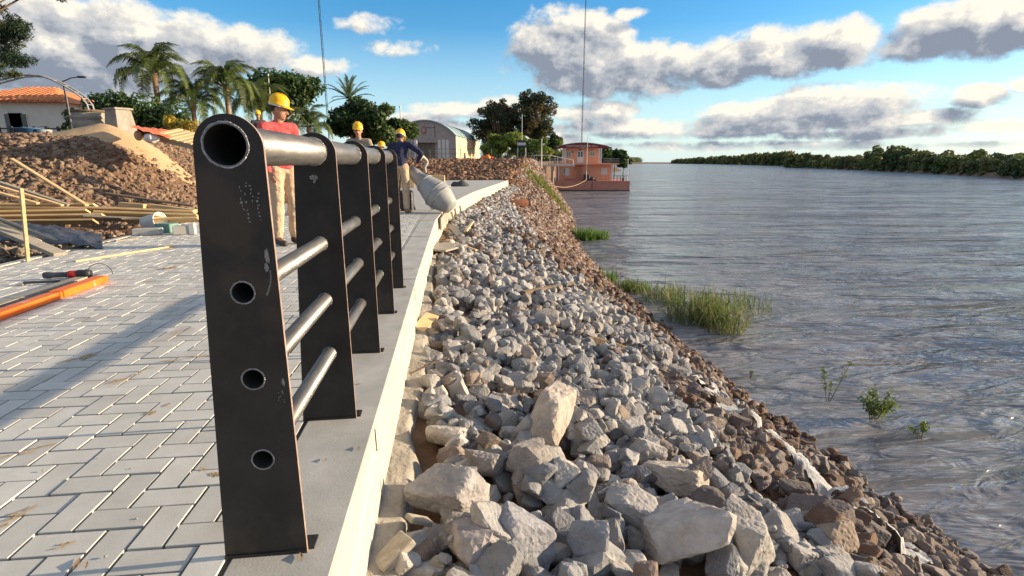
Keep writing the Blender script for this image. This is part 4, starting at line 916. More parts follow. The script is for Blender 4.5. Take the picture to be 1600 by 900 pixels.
for k in range(6): MB().tube([(-.85+.85*k, -.75, zt), (-.85+.85*k, -.75, zt+.95-(.5*max(0, k-2)/3))], .035, 6).build('baluster', M['white'], t_)
MB().tube([(-.85, -.75, zt+.95), (.85, -.75, zt+.95), (3.4, -.75, zt+.45)], .035, 6).build('handrail', M['white'], t_)

# ---------------------------------------------------------------- house barge
M['salmon'] = pm('salmon', (.72, .33, .20), (.80, .40, .25), 1.5, .75, .04, 8, patch=(1.1, .6, (.5, .2, .12), .5))
M['hull'] = pm('hull', (.44, .19, .14), (.52, .23, .17), 1.2, .6, patch=(1.5, .6, (.25, .10, .075), .6))
M['red_board'] = pm('red_board', (.20, .02, .03), (.25, .03, .04), 3, .6)
BY = 71; O_ = P(920, 298, BY)
bt = thing('house_barge', 'salmon pink two storey house barge moored at the bank', 'barge', (O_.x, BY, WATER), (0, 0, -R(8)))
def BL(x, y): q = P(x, y, BY); return (q.x-O_.x)*1.0, q.z-O_.z
def BB(name, x0, y0, x1, y1, d0, d1, mat, parent=bt, bevel=0):
    a, z1 = BL(x0, y0); b_, z0 = BL(x1, y1); return MB().box((a, d0, z0), (b_, d1, z1)).build(name, M[mat] if isinstance(mat, str) else mat, parent, bevel=bevel)
hl = BB('hull', 862, 283.5, 981, 301, 0, 9.5, 'hull'); BB('rubbing_strake', 861.5, 296.8, 981.5, 298.6, -.06, -.002, 'dark_metal', hl); BB('deck_edge', 861.5, 282.6, 981.5, 283.6, -.05, 9.6, 'hull', hl)
BB('weld_seam', 924.6, 284, 925.2, 296.6, -.02, -.002, 'dark_metal', hl)
BB('lower_cabin', 875, 257, 956.5, 282.6, 1.9, 7.5, 'salmon'); BB('upper_cabin', 885.5, 229.5, 938, 254.5, 2.3, 6.8, 'salmon')
BB('upper_deck', 861, 254.6, 968, 256.8, .9, 8.2, 'salmon')
# roof: shallow arc with the name board
V = []; n = 14
for k in range(n+1):
    u = k/n; x, z = BL(873+78*u, 226.5-5.2*math.sin(PI*u)); V += [(x, 1.5, z), (x, 7.2, z), (x, 7.2, z-.08), (x, 1.5, z-.08)]
mb = MB(); mb.add(V, [(k*4+j, k*4+(j+1) % 4, k*4+4+(j+1) % 4, k*4+4+j) for k in range(n) for j in range(4)]+[(0, 1, 2, 3), (n*4, n*4+1, n*4+2, n*4+3)]); rf = mb.build('roof', M['zinc'], bt)
V = []
for k in range(n+1):
    u = k/n; x, z = BL(874+76*u, 227.6-5.0*math.sin(PI*u)); x2, z2 = BL(874+76*u, 231.2-1.6*math.sin(PI*u)); V += [(x, 1.62, z), (x, 1.7, z), (x2, 1.7, z2), (x2, 1.62, z2)]
MB().add(V, [(k*4+j, k*4+(j+1) % 4, k*4+4+(j+1) % 4, k*4+4+j) for k in range(n) for j in range(4)]).build('name_board', M['red_board'], bt)
nbd = bt.children[-1]
fc = bpy.data.curves.new('lettering', 'FONT'); fc.body = 'PUERTO NACIONAL DEL RIO A'; fc.size = .36; fc.align_x = 'CENTER'; fc.extrude = .01
fo = bpy.data.objects.new('lettering_source', fc); C.objects.link(fo); bpy.context.view_layer.update()
fm = bpy.data.meshes.new_from_object(fo.evaluated_get(bpy.context.evaluated_depsgraph_get())); bpy.data.objects.remove(fo)
lx, lz = BL(911.5, 227.6); 
wdt = max(v.co.x for v in fm.vertices)-min(v.co.x for v in fm.vertices); sx_ = (BL(937, 227)[0]-BL(888, 227)[0])/wdt
for v in fm.vertices:
    x = v.co.x*sx_; v.co = (lx+x, 1.60-v.co.z, lz-.0+v.co.y-.012*x*x-.07)
lo = linkmesh('lettering', fm, nbd, [M['white']])
def window(x0, y0, x1, y1, d, parent, glass='glass', name='window'):
    w = BB(name, x0, y0, x1, y1, d-.05, d-.003, 'white', parent); a, z1 = BL(x0, y0); b_, z0 = BL(x1, y1); m = (a+b_)/2
    for q0, q1 in ((a+.07, m-.03), (m+.03, b_-.07)): MB().box((q0, d-.07, z0+.08), (q1, d-.052, z1-.08)).build('pane', M[glass] if isinstance(glass, str) else glass, w)
    return w
M['green_glass'] = pm('green_glass', (.22, .27, .18), (.28, .33, .24), 3, .3)
window(887.8, 236, 895, 245.5, 2.3, bt, 'green_glass'); window(925, 235.5, 932.5, 244, 2.3, bt, 'green_glass')
dr = BB('door', 905, 234.5, 914.5, 254.4, 2.22, 2.297, 'white'); BB('pane', 906.2, 236, 909, 244.5, 2.19, 2.218, 'glass', dr); BB('pane', 910.6, 236, 913.2, 244.5, 2.19, 2.218, 'glass', dr)
window(882, 262, 885.8, 273, 1.9, bt); BB('shutter', 886, 262, 891.5, 275, 1.82, 1.897, 'white'); window(941.5, 262, 951, 273, 1.9, bt, M['white'])
for x in (881.5, 885, 938.6, 941.5): BB('post', x-.55, 229, x+.55, 254.5, 1.65, 1.77, 'white')
for x in (874.5, 956.8): BB('post', x-.5, 257, x+.5, 282.5, 1.2, 1.32, 'white')
for k in range(8): x = 944+3.3*k; BB('baluster', x-.25, 247.5, x+.25, 254.5, 1.0, 1.05, 'dark_metal')
for k in range(5): x = 863+4*k; BB('baluster', x-.25, 247.5, x+.25, 254.5, 1.0, 1.05, 'dark_metal')
for x0, x1 in ((943, 968), (862, 880)):
    for y in (247.5, 251): BB('guard_rail', x0, y, x1, y+.5, .97, 1.02, 'white')
for k in range(8): BB('stair_tread', 901.5, 259+3*k, 911, 260.2+3*k, 1.75-.12*k, 1.897-.1*k, 'hull')
for x in (901, 911): a, z1 = BL(x, 257.5); b_, z0 = BL(x, 282.3); MB().bar((a, 1.8, z1), (a, .75, z0), .05, .12).build('stair_string', M['hull'], bt)
for k in range(5): x = 958+5*k; BB('baluster', x-.2, 274, x+.2, 283, .1, .15, 'dark_metal')
BB('guard_rail', 956, 274, 981, 274.5, .08, .13, 'dark_metal')
for x, y in ((897.5, 236.5), (909.7, 232.5)): BB('wall_lamp', x-.9, y-.9, x+.9, y+.9, 2.1, 2.297, 'dark_metal')
eb = thing('deck_winch', 'black winch engine on the front deck of the barge', 'winch', (O_.x, BY, WATER), (0, 0, -R(8)))
BB('engine', 913.5, 272.5, 922, 281, .4, 1.2, 'dark_metal', eb, .05); BB('base', 911, 281, 933, 283.2, .3, 1.3, 'dark_metal', eb, .03); BB('gearbox', 922.2, 276.5, 928, 280.8, .5, 1.0, 'dark_metal', eb, .05)
for (x, lb) in ((972.5, 'small black bollard on the right end of the barge deck'), (868, 'black bollard on the left end of the barge deck')):
    a, z = BL(x, 283); e_ = thing('bollard', lb, 'bollard', bt.matrix_basis @ Vector((a, .5, z))); MB().lathe([(0, 0), (.14, 0), (.12, .2), (.12, .3), (.17, .34), (.17, .42), (0, .46)], 12).build('post', M['dark_metal'], e_)
dg = thing('dinghy', 'small dark dinghy lying on the lower deck left of the stairs', 'boat', bt.matrix_basis @ Vector((BL(891, 281)[0], 1.0, BL(891, 282.6)[1])))
mb = MB(); pr = []
for k in range(9): u = k/8; w = .3*math.sin(PI*min(.95, .12+u*.8)); x = -.65+1.3*u; pr += [(x, -w, .3+.06*abs(u-.5)), (x, -w*.6, .02), (x, w*.6, .02), (x, w, .3+.06*abs(u-.5))]
mb.add(pr, [(k*4+j, k*4+j+1, k*4+5+j, k*4+4+j) for k in range(8) for j in range(3)]); mb.build('hull', M['hull'], dg); MB().box((-.1, -.24, .2), (.08, .24, .23)).build('thwart', M['wood'], dg)
a = bt.matrix_basis @ Vector((BL(916, 281)[0], .3, BL(916, 281)[1])); b_ = P(868, 291, 64); mp_ = [a.lerp(b_, u)+Vector((0, 0, -1.6*u*(1-u)*1.1)) for u in np.linspace(0, 1, 12)]
tag(MB().tube(mp_, .035, 6).build('mooring_rope', M['sand']), 'pale mooring rope sagging from the barge deck to the bank', 'rope')
a, z = BL(960, 252)
# ---------------------------------------------------------------- people
def cap_mesh(segs, ells):
    bm = bmesh.new()
    def hull(ptsl):
        vs = [bm.verts.new(p_) for p_ in ptsl]; r_ = bmesh.ops.convex_hull(bm, input=vs); bmesh.ops.delete(bm, geom=list({g for g in r_['geom_interior'] if isinstance(g, bmesh.types.BMVert)}), context='VERTS')
    SV = ICO[2][0]
    for (a, ra, b_, rb) in segs:
        a = np.array(a); b_ = np.array(b_); ra = np.array(ra)*np.ones(3); rb = np.array(rb)*np.ones(3); hull([tuple(q) for q in np.concatenate([SV*ra+a, SV*rb+b_])])
    for e_ in ells:
        c_, r_ = e_[:2]; Rm = np.array(e_[2]) if len(e_) > 2 else np.eye(3); hull([tuple(q) for q in (ICO[3][0]*np.array(r_))@Rm.T+np.array(c_)])
    me = bpy.data.meshes.new('tmp'); bm.to_mesh(me); bm.free(); return me
def blob(name, segs, ells, vox, mat, parent, smooth=4, fold=0., seed=0):
    me = cap_mesh(segs, ells); o = bpy.data.objects.new('tmp', me); C.objects.link(o)
    m = o.modifiers.new('r', 'REMESH'); m.mode = 'VOXEL'; m.voxel_size = vox; m2 = o.modifiers.new('s', 'SMOOTH'); m2.iterations = smooth; m2.factor = .5
    bpy.context.view_layer.update(); me2 = bpy.data.meshes.new_from_object(o.evaluated_get(bpy.context.evaluated_depsgraph_get())); bpy.data.objects.remove(o); me2.name = name
    if fold:
        n_ = len(me2.vertices); co = np.empty(n_*3, np.float32); me2.vertices.foreach_get('co', co); no = np.empty(n_*3, np.float32); me2.vertices.foreach_get('normal', no); co = co.reshape(-1, 3); no = no.reshape(-1, 3)
        f_ = fbm(co[:, 0]*9+co[:, 1]*5+seed, co[:, 2]*17+co[:, 1]*9, 3)*2; co += no*(f_*fold)[:, None]; me2.vertices.foreach_set('co', co.ravel()); me2.update()
    me2.polygons.foreach_set('use_smooth', [True]*len(me2.polygons)); return linkmesh(name, me2, parent, [mat])
def hand(seg, w, e, side, curl=.5):
    """five separate bent fingers growing from a palm that carries on the forearm e->w"""
    w = np.array(w, float); d = w-np.array(e, float); d /= np.linalg.norm(d); pn = np.cross(d, [0, 1, 0]); 
    if np.linalg.norm(pn) < .2: pn = np.cross(d, [1, 0, 0])
    pn /= np.linalg.norm(pn); pn = pn*side; ac = np.cross(d, pn)
    pc = w+d*.05; seg.append((w, (.022,)*3, pc+d*.03, (.026,)*3))
    for k, (o_, L) in enumerate(((-.03, .062), (-.010, .072), (.010, .068), (.029, .054))):
        r0 = pc+d*.03+ac*o_; m = r0+(d*.9-pn*.3*curl)*L*.55; t_ = m+(d*.55-pn*.85*curl)*L*.5; seg.append((r0-d*.03, .010, m, .009)); seg.append((m, .009, t_, .0078))
    t0 = w+d*.02-ac*.024; t1 = t0+(-ac*.6+d*.6-pn*.3)*.04; seg.append((t0, .012, t1, .010)); seg.append((t1, .010, t1+(d*.85-pn*.3-ac*.1)*.03, .009))
def person(label, loc, rotz, mats, J=None, head=(0, 0), vox=.012, group='construction workers in yellow helmets', scale=1., detail=True):
    t_ = thing('person', label, 'person', loc, (0, 0, rotz), group); t_.scale = [scale]*3
    j = dict(pel=(0, 0, .93), lh=(-.09, 0, .9), rh=(.09, 0, .9), lk=(-.11, .02, .49), rk=(.11, .02, .49), la=(-.12, -.03, .09), ra=(.12, -.03, .09), lt=(-.14, .13, .03), rt=(.14, .13, .03),
             waist=(0, 0, 1.06), chest=(0, .0, 1.28), ls=(-.185, 0, 1.40), rs=(.185, 0, 1.40), neck=(0, .0, 1.46), head=(0, .02, 1.60), le=(-.27, -.03, 1.13), re=(.27, -.03, 1.13), lw=(-.28, .08, .88), rw=(.28, .08, .88))
    j.update(J or {}); j = {k: np.array(v, float) for k, v in j.items()}; skin, shirt, pants, boot = mats
    Hm = np.array((Matrix.Rotation(head[0], 3, 'Z') @ Matrix.Rotation(head[1], 3, 'X'))); hp = lambda x, y, z: Hm@np.array([x, y, z])+j['head']
    seg = [(j['neck']-[0, 0, .05], .052, j['head']-[0, .01, .05], .050), (j['chest'], (.13, .09, .12), j['waist'], (.12, .085, .1)), (j['waist'], (.12, .085, .1), j['pel'], (.13, .09, .08)), (j['ls'], .05, j['rs'], .05), (j['chest'], (.12, .08, .1), j['neck']-[0, 0, .04], .06)]
    for s_ in 'lr':
        seg += [(j[s_+'h'], .075, j[s_+'k'], .05), (j[s_+'k'], .048, j[s_+'a'], .032), (j[s_+'a'], .032, j[s_+'t'], .03), (j[s_+'s'], .045, j[s_+'e'], .036), (j[s_+'e'], .036, j[s_+'w'], .024)]
        hand(seg, j[s_+'w'], j[s_+'e'], -1 if s_ == 'l' else 1)
    ell = [(hp(0, 0, .02), (.073, .092, .10), Hm), (hp(0, .03, -.045), (.055, .06, .065), Hm)]
    if detail:
        seg += [(hp(0, .088, .012), .010, hp(0, .108, -.022), .014), (hp(-.016, .094, -.028), .008, hp(.016, .094, -.028), .008), (hp(-.022, .082, -.055), .009, hp(.022, .082, -.055), .009), (hp(0, .07, -.09), .018, hp(0, .075, -.085), .018), (hp(-.04, .078, .030), .009, hp(.04, .078, .030), .009)]
        for q in (-1, 1): ell.append((hp(q*.075, -.005, -.005), (.010, .02, .03), Hm))
    blob('body', seg, ell, vox*.62, M[skin], t_, 3)
    if detail:
        for q in (-1, 1): blob('eye', [], [(hp(q*.03, .080, .012), (.011, .009, .007))], .003, M['hair'], t_, 1)
    hr = blob('hair', [], [(hp(0, -.018, .03), (.079, .088, .088), Hm)], vox*.8, M['hair'], t_, 2)
    sh = [(j['chest'], (.165, .11, .13), j['waist'], (.15, .105, .12)), (j['waist'], (.15, .105, .12), j['pel']+[0, 0, .02], (.155, .11, .07)), (j['ls'], .068, j['rs'], .068), (j['chest'], (.15, .1, .1), (j['ls']+j['rs'])/2, (.1, .07, .06)), (j['neck']-[0, 0, .06], .072, j['neck']-[0, 0, .01], .060)]
    pt_ = [(j['pel'], (.14, .1, .07), j['pel']-[0, 0, .02], (.14, .1, .07))]
    for s_ in 'lr':
        sh += [(j[s_+'s'], .07, j[s_+'e'], .055), (j[s_+'e'], .055, j[s_+'e']*.12+j[s_+'w']*.88, .042)]
        an = j[s_+'a']+[0, 0, .03]
        pt_ += [(j[s_+'h'], .098, j[s_+'k'], .078), (j[s_+'k'], .078, an, .066)]
        blob('boot', [(j[s_+'a']+[0, 0, .02], .048, j[s_+'a']-[0, .02, .04], .045), (j[s_+'a']-[0, .02, .045], .042, j[s_+'t'], .038)], [], vox*.8, M[boot], t_, 2)
    blob('shirt', sh, [], vox, M[shirt], t_, 3, .012, 3); blob('trousers', pt_, [], vox, M[pants], t_, 3, .014, 7)
    mt = Matrix.Translation(hp(0, -.005, .055).tolist()) @ Matrix(Hm.tolist()).to_4x4()
    mb = MB(); prof = [(.118, -.004), (.120, .004), (.113, .012), (.112, .04), (.104, .075), (.082, .106), (.045, .126), (0, .132)]; sq = mt @ Matrix.Diagonal((.86, 1.02, .98, 1))
    mb.lathe(prof, 28, mat=sq); mb.lathe([(.118, -.004), (.108, -.002), (.104, .05)], 28, mat=sq)
    vs = []; n_ = 13
    for k in range(n_):
        a = R(30)+R(120)*k/(n_-1); ex = .055*math.sin((a-R(30))/R(120)*PI)**.7
        for (rr_, z) in ((.112, .004), (.118+ex, -.014), (.116+ex, -.020), (.11, -.003)): vs.append(sq @ Vector((rr_*math.cos(a), rr_*math.sin(a), z)))
    mb.add(vs, [(k*4+q, k*4+(q+1) % 4, k*4+4+(q+1) % 4, k*4+4+q) for k in range(n_-1) for q in range(4)])
    for x in (-.03, 0, .03): mb.tube([sq @ Vector((x, math.cos(u)*.113, .012+math.sin(u)*.122)) for u in np.linspace(.35, PI-.35, 10)], .006, 5)
    hm_ = mb.build('helmet', M['yellow_plastic'], t_, smooth=True)
    mb = MB(); mb.lathe([(.112, -.022), (.112, .0)], 28, mat=sq); mb.build('helmet_band', M['white'], hm_)
    return t_
q = G(438, 383); w1 = person('worker in red sweatshirt and khaki trousers standing behind the near railing bay', (q.x+.08, q.y+.1, 0), R(-132), ('skin', 'red_cloth', 'khaki', 'boot'),
    J=dict(le=(-.26, .0, 1.14), lw=(-.24, .10, .90), re=(.25, -.03, 1.12), rw=(.23, .1, .88), la=(-.07, .03, .09), lt=(-.10, .17, .03), lk=(-.08, .05, .49), rk=(.1, .0, .49), head=(.0, .045, 1.60)), head=(R(42), R(-14)), vox=.011, scale=1.0)
MB().box((-.09, -.2, 0), (.0, .01, .004))
q = P(562, 240, 11.4); person('worker in camouflage shirt facing the camera behind the far posts', (q.x, 11.4, 0), R(178), ('skin', 'camo', 'khaki', 'boot'), J=dict(le=(-.30, .02, 1.15), lw=(-.2, .2, 1.0), re=(.3, .02, 1.15), rw=(.2, .2, 1.0)), head=(R(5), R(-6)), vox=.012)
q = G(632, 333); person('worker in navy jacket seen from behind tipping the mixer drum', (q.x-.06, q.y, 0), R(-10), ('skin', 'navy', 'khaki', 'tan_boot'),
    J=dict(head=(-.02, .24, 1.46), neck=(-.0, .16, 1.37), chest=(0, .09, 1.22), ls=(-.19, .12, 1.31), rs=(.19, .12, 1.33), re=(.43, .08, 1.16), rw=(.30, .26, .98), le=(-.22, .2, 1.1), lw=(-.05, .36, 1.0)), head=(R(0), R(-28)), vox=.012)
q = P(404, 190, 20); person('distant worker in dark jacket left of the palms behind the red shirted worker', (q.x, 20, P(404, 173, 20).z-1.76), R(200), ('skin', 'dark_cloth', 'dark_cloth', 'boot'), vox=.03, detail=False)
q = P(460, 205, 24); person('distant worker in dark clothes between the first two posts', (q.x, 24, P(460, 199, 24).z-1.76), R(170), ('skin', 'dark_cloth', 'dark_cloth', 'boot'), vox=.03, detail=False)
q = P(663, 250, 33); person('crouching worker in pale clothes in front of the dirt ridge', (q.x, 33, P(663, 235, 33).z-1.48), R(110), ('skin', 'pale_cloth', 'pale_cloth', 'boot'),
    J=dict(pel=(0, -.15, .8), lh=(-.09, -.15, .78), rh=(.09, -.15, .78), waist=(0, -.1, .92), chest=(0, .08, 1.08), neck=(0, .2, 1.2), head=(0, .28, 1.3), ls=(-.18, .15, 1.14), rs=(.18, .15, 1.14), le=(-.22, .3, .92), re=(.22, .3, .92), lw=(-.15, .5, .8), rw=(.15, .5, .8)), vox=.03, detail=False)
q = P(597, 232, 15); person('partly hidden worker with orange sleeve between camouflage and navy workers', (q.x, 15, 0), R(120), ('skin', 'orange_paint', 'khaki', 'boot'), scale=.86, vox=.03, detail=False)
mb = MB()
# ---------------------------------------------------------------- mixer drum
c_ = G(690, 333); mx_ = thing('concrete_mixer', 'grey tilted concrete mixer drum standing at the edge of the slab', 'concrete mixer', (c_.x, c_.y, 0))
tip = P(641, 266, 11.15)-Vector(mx_.location); ax = (P(708, 326, 10.75)-P(641, 266, 11.15)); L = ax.length; ax.normalize()
mt = Matrix.Translation(tip) @ ax.to_track_quat('Z', 'Y').to_matrix().to_4x4()
mb = MB(); mb.lathe([(.095, 0), (.105, .0), (.13, .15), (.15, .30), (.175, .305), (.18, .32), (.27, .58), (.285, .64), (.285, .70), (.265, .77), (.17, .98), (.14, 1.01), (0, 1.02)], 40, mat=mt @ Matrix.Diagonal((1, 1, L/1.04, 1))); mb.lathe([(.095, 0), (.15, .34), (.26, .6), (.0, .95)], 32, mat=mt @ Matrix.Diagonal((1, 1, L/1.04, 1)))
dm = mb.build('drum', M['zinc'], mx_, smooth=True)
for zz, r in ((.352, .19), (.63, .29), (.75, .29)): mb = MB(); mb.lathe([(r, zz-.008), (r+.012, zz-.004), (r+.012, zz+.004), (r, zz+.008)], 40, mat=mt @ Matrix.Diagonal((1, 1, L/1.04, 1))); mb.build('hoop', M['zinc'], dm, smooth=True)
a = P(622, 268, 11.4)-Vector(mx_.location); f_ = a+Vector((0, 0, -a.z))
mb = MB(); mb.tube([f_+Vector((-.05, .1, 0)), a+Vector((.06, 0, .0)), tip+Vector((.04, 0, -.05))], .02, 8); mb.build('frame', M['dark_metal'], mx_)
MB().tube([f_+Vector((.3, .25, 0)), a+Vector((.1, .05, -.1))], .02, 8).build('frame', M['dark_metal'], mx_)
hd_ = [P(652, 236, 11.2), P(651, 246, 11.15), P(636, 262, 11.1), P(642, 268, 11.12)]; MB().tube([q-Vector(mx_.location) for q in hd_], .012, 8).build('handle', M['black_plastic'], mx_)
MB().box((f_.x+.0, f_.y-.05, .02), (f_.x+.28, f_.y+.25, .42)).build('motor_box', M['dark_metal'], mx_, bevel=.03)
# ---------------------------------------------------------------- things lying on the paving
def between(a, b_): return (a+b_)/2
def lvl(name, lab, cat, p0, p1, w, h, mat, end=None, lift=.003):
    a = Vector(p0); b_ = Vector(p1); t_ = thing(name, lab, cat, (a.x, a.y, a.z), (0, 0, math.atan2(b_.y-a.y, b_.x-a.x))); L = (Vector((b_.x, b_.y, 0))-Vector((a.x, a.y, 0))).length
    return t_, L
p0 = G(-60, 520); p1 = G(160, 441); pm_ = p0.lerp(p1, .60)
t_, L = lvl('straightedge', 'long orange straightedge lying on the pavers with a red end cap', 'straightedge', p0+Vector((0, 0, .003)), p1, .1, .05, 'orange_paint')
mb = MB(); mb.box((0, -.045, 0), (L*.60, .045, .05)); mb.build('body', M['orange_paint'], t_, bevel=.004)
mb = MB(); mb.box((L*.60+.002, -.052, 0), (L, .052, .055)); mb.build('sleeve', M['orange_paint'], t_, bevel=.004)
MB().box((L+.001, -.035, .002), (L+.03, .035, .048)).build('end_cap', M['red_plastic'], t_)
p0 = G(-60, 496); p1 = G(128, 436); t_, L = lvl('lath', 'pale timber lath lying behind the orange straightedge', 'plank', p0+Vector((0, 0, .003)), p1, .1, .02, 'wood'); MB().box((0, -.05, 0), (L, .05, .018)).build('board', M['wood_grey'], t_)
p0 = G(70, 437); t_ = thing('angle_grinder', 'black handled power tool with red band beside the orange straightedge', 'power tool', (p0.x, p0.y, .003), (0, 0, .1))
MB().lathe([(0, 0), (.026, .0), (.03, .03), (.024, .08), (.024, .16), (.03, .19), (0, .19)], 14, mat=Matrix.Translation((0, 0, .035)) @ Matrix.Rotation(R(90), 4, 'Y')).build('handle', M['black_plastic'], t_, smooth=True)
MB().lathe([(.031, .19), (.034, .2), (.034, .25), (.031, .26)], 14, mat=Matrix.Translation((0, 0, .035)) @ Matrix.Rotation(R(90), 4, 'Y')).build('band', M['red_plastic'], t_, smooth=True)
MB().lathe([(0, .26), (.035, .26), (.038, .33), (.03, .36), (0, .36)], 14, mat=Matrix.Translation((0, 0, .038)) @ Matrix.Rotation(R(90), 4, 'Y')).build('motor', M['dark_metal'], t_, smooth=True)
MB().lathe([(0, 0), (.062, .0), (.062, .012), (.03, .03), (0, .03)], 20, mat=Matrix.Translation((.42, -.0, .0))).build('guard', M['zinc'], t_, smooth=True)
MB().tube([(.42+.1*math.cos(u), .02, .02+.1*abs(math.sin(u))) for u in np.linspace(0, PI, 14)], .003, 5).build('wire_loop', M['dark_metal'], t_)
p0 = G(38, 446); p1 = G(102, 443); t_, L = lvl('chisel', 'black flat chisel bar lying in front of the power tool', 'chisel', p0+Vector((0, 0, .003)), p1, .02, .02, ''); MB().lathe([(0, 0), (.012, .0), (.012, L*.9), (.02, L*.92), (0, L)], 8, mat=Matrix.Translation((0, 0, .02)) @ Matrix.Rotation(R(90), 4, 'Y')).build('shaft', M['black_plastic'], t_); MB().box((-.05, -.02, .0), (0, .02, .012)).build('blade', M['zinc'], t_)
p0 = G(118, 410); p1 = G(272, 386); a = MB().bar(p0+Vector((0, 0, .012)), p1+Vector((0, 0, .012)), .025, .018).build('stick', M['wood']); tag(a, 'thin pale stick lying across the far pavers', 'stick')
p0 = G(180, 378); p1 = G(215, 374); tag(MB().bar(p0+Vector((0, 0, .012)), p1+Vector((0, 0, .012)), .05, .018).build('offcut', M['wood_grey']), 'short grey offcut at the left edge of the paving', 'offcut')
p0 = G(255, 421); p1 = G(275, 418); tag(MB().bar(p0+Vector((0, 0, .006)), p1+Vector((0, 0, .006)), .03, .008).build('scrap', M['bark']), 'dark scrap lying on the pavers near the straightedge', 'scrap')
mb = MB(); rr = random.Random(14)
for (x, y, w, h, a) in ((28, 806, .050, .014, 1.0), (105, 850, .03, .008, .3), (250, 640, .05, .012, 1.2), (330, 735, .05, .012, 2.4), (60, 700, .07, .010, .6), (200, 590, .08, .012, 1.1), (290, 560, .10, .014, .4), (120, 560, .12, .02, 1.0), (560, 600, .02, .008, .5), (640, 420, .04, .02, .8)):
    q = G(x, y, .0025); n = 14
    for s_ in range(5):
        ox, oy = rr.gauss(0, w*.5), rr.gauss(0, h*.9); vs = []
        for k in range(n): u = 2*PI*k/n; e_ = rr.uniform(.3, 1.1)*.5; dx, dy = ox+w*e_*math.cos(u), oy+h*e_*math.sin(u)*1.3; vs.append((q.x+dx*math.cos(a)-dy*math.sin(a), q.y+dx*math.sin(a)+dy*math.cos(a), .0024+.0003*s_))
        mb.add(vs, [tuple(range(n))])
tag(mb.build('sand_smear', M['sand']), 'thin smears of tan sand spilled on the pavers', 'sand', kind='stuff')
lf = [(30, 806, 'brown sandy smear on a paver at the lower left', .05, M['sand'])]
rr = random.Random(6); mb = MB()
for k in range(240):
    y = rr.uniform(1.1, 8); x = rr.uniform(PL+.05, -.62); r = rr.uniform(.0018, .005); V, T = ICO[1]; mb.add([(x+v[0]*r, y+v[1]*r, .002+r*.4+v[2]*r*.6) for v in V], [tuple(f) for f in T])
tag(mb.build('grit', M['mortar']), 'crumbs of grit and mortar scattered on the pavers', 'grit', kind='stuff')
mb = MB()
for (x, y, s_) in ((120, 881, .018), (135, 883, .012), (560, 700, .012), (508, 718, .01), (470, 870, .015)):
    q = G(x, y, .003); a = rr.uniform(0, 3); mb.add([(q.x+s_*math.cos(a)*1.4, q.y+s_*math.sin(a)*1.4, .004), (q.x-s_*.3*math.sin(a), q.y+s_*.3*math.cos(a), .009), (q.x-s_*math.cos(a)*1.4, q.y-s_*math.sin(a)*1.4, .005), (q.x+s_*.35*math.sin(a), q.y-s_*.35*math.cos(a), .004)], [(0, 1, 2, 3)])
tag(mb.build('dry_leaves', M['bark']), 'a few dry leaf scraps lying on pavers and kerb', 'leaves', kind='stuff')
# ---------------------------------------------------------------- timber and rubbish left of the paving
def plank(a, b_, w, h, lab, mat='wood', name='plank', roll=0., group='loose boards beside the dirt mound', cat='plank'):
    a, b_ = Vector(a), Vector(b_); d = b_-a; o = MB().bar((0, 0, 0), (d.length, 0, 0), w, h, 0, roll).build(name, M[mat], bevel=.004)
    o.location = a; o.rotation_euler = d.to_track_quat('X', 'Z').to_euler(); return tag(o, lab, cat, group)
PK = [((-30, 321, 9.2), (150, 321, 9.3), .14, .035, 'straight tan board at the back left of the board pile', 'wood'),
 ((-30, 326, 9.0), (190, 328, 9.1), .15, .035, 'long tan board on top of the left board pile', 'wood'),
 ((-30, 334, 8.8), (140, 331, 8.9), .20, .03, 'wide yellowish board in the middle of the left pile', 'wood'),
 ((-30, 341, 8.6), (165, 338, 8.7), .20, .03, 'wide pale board second from the front of the pile', 'wood'),
 ((-30, 348, 8.4), (150, 346, 8.5), .16, .03, 'front board of the left pile above the black sheet', 'wood'),
 ((140, 327, 9.0), (305, 333, 9.1), .18, .035, 'tan board at the back of the right pile', 'wood'),
 ((150, 333, 8.8), (310, 338, 8.9), .16, .035, 'orange tan board in the middle of the right pile', 'wood'),
 ((135, 340, 8.6), (225, 344, 8.7), .2, .03, 'grey board in the centre of the pile', 'wood_grey'),
 ((195, 345, 8.5), (312, 343, 8.6), .2, .03, 'front board of the right pile reaching the near post', 'wood'),
 ((188, 320, 9.6), (227, 323, 9.6), .12, .09, 'short thick yellow beam end on the right pile', 'wood'),
 ((232, 321, 9.7), (306, 330, 9.6), .10, .06, 'tapering yellow beam on the right pile by the near post', 'wood'),
 ((165, 302, 9.9), (305, 322, 9.8), .12, .03, 'dark weathered board behind the yellow beams', 'bark'),
 ((-20, 279, 9.3), (108, 321, 9.2), .08, .04, 'brown board sloping down over the left pile', 'wood_grey'),
 ((-20, 286, 9.0), (98, 321, 9.0), .07, .03, 'whitish narrow board sloping down over the left pile', 'wood'),
 ((-20, 296, 8.9), (60, 318, 8.9), .07, .03, 'short whitish board leaning at the far left', 'wood'),
 ((18, 248, 10.1), (136, 321, 9.2), .06, .03, 'single pale lath leaning alone on the dirt mound', 'wood'),
 ((-30, 345, 6.7), (95, 398, 6.3), .15, .045, 'thick grey green beam leaning toward the paving edge', 'wood_grey'),
 ((-30, 338, 6.9), (60, 378, 6.6), .08, .03, 'thin pale board above the thick grey beam', 'wood'),
 ((-30, 332, 7.0), (110, 384, 6.8), .06, .03, 'narrow dark board beneath the black sheet', 'wood_grey')]
for (a, b_, w, h, lb, mt_) in PK: plank(P(*a), P(*b_), w, h, lb, mt_, roll=rr.uniform(-.05, .05)-(.45 if w > .13 and a[2] > 8 else 0))
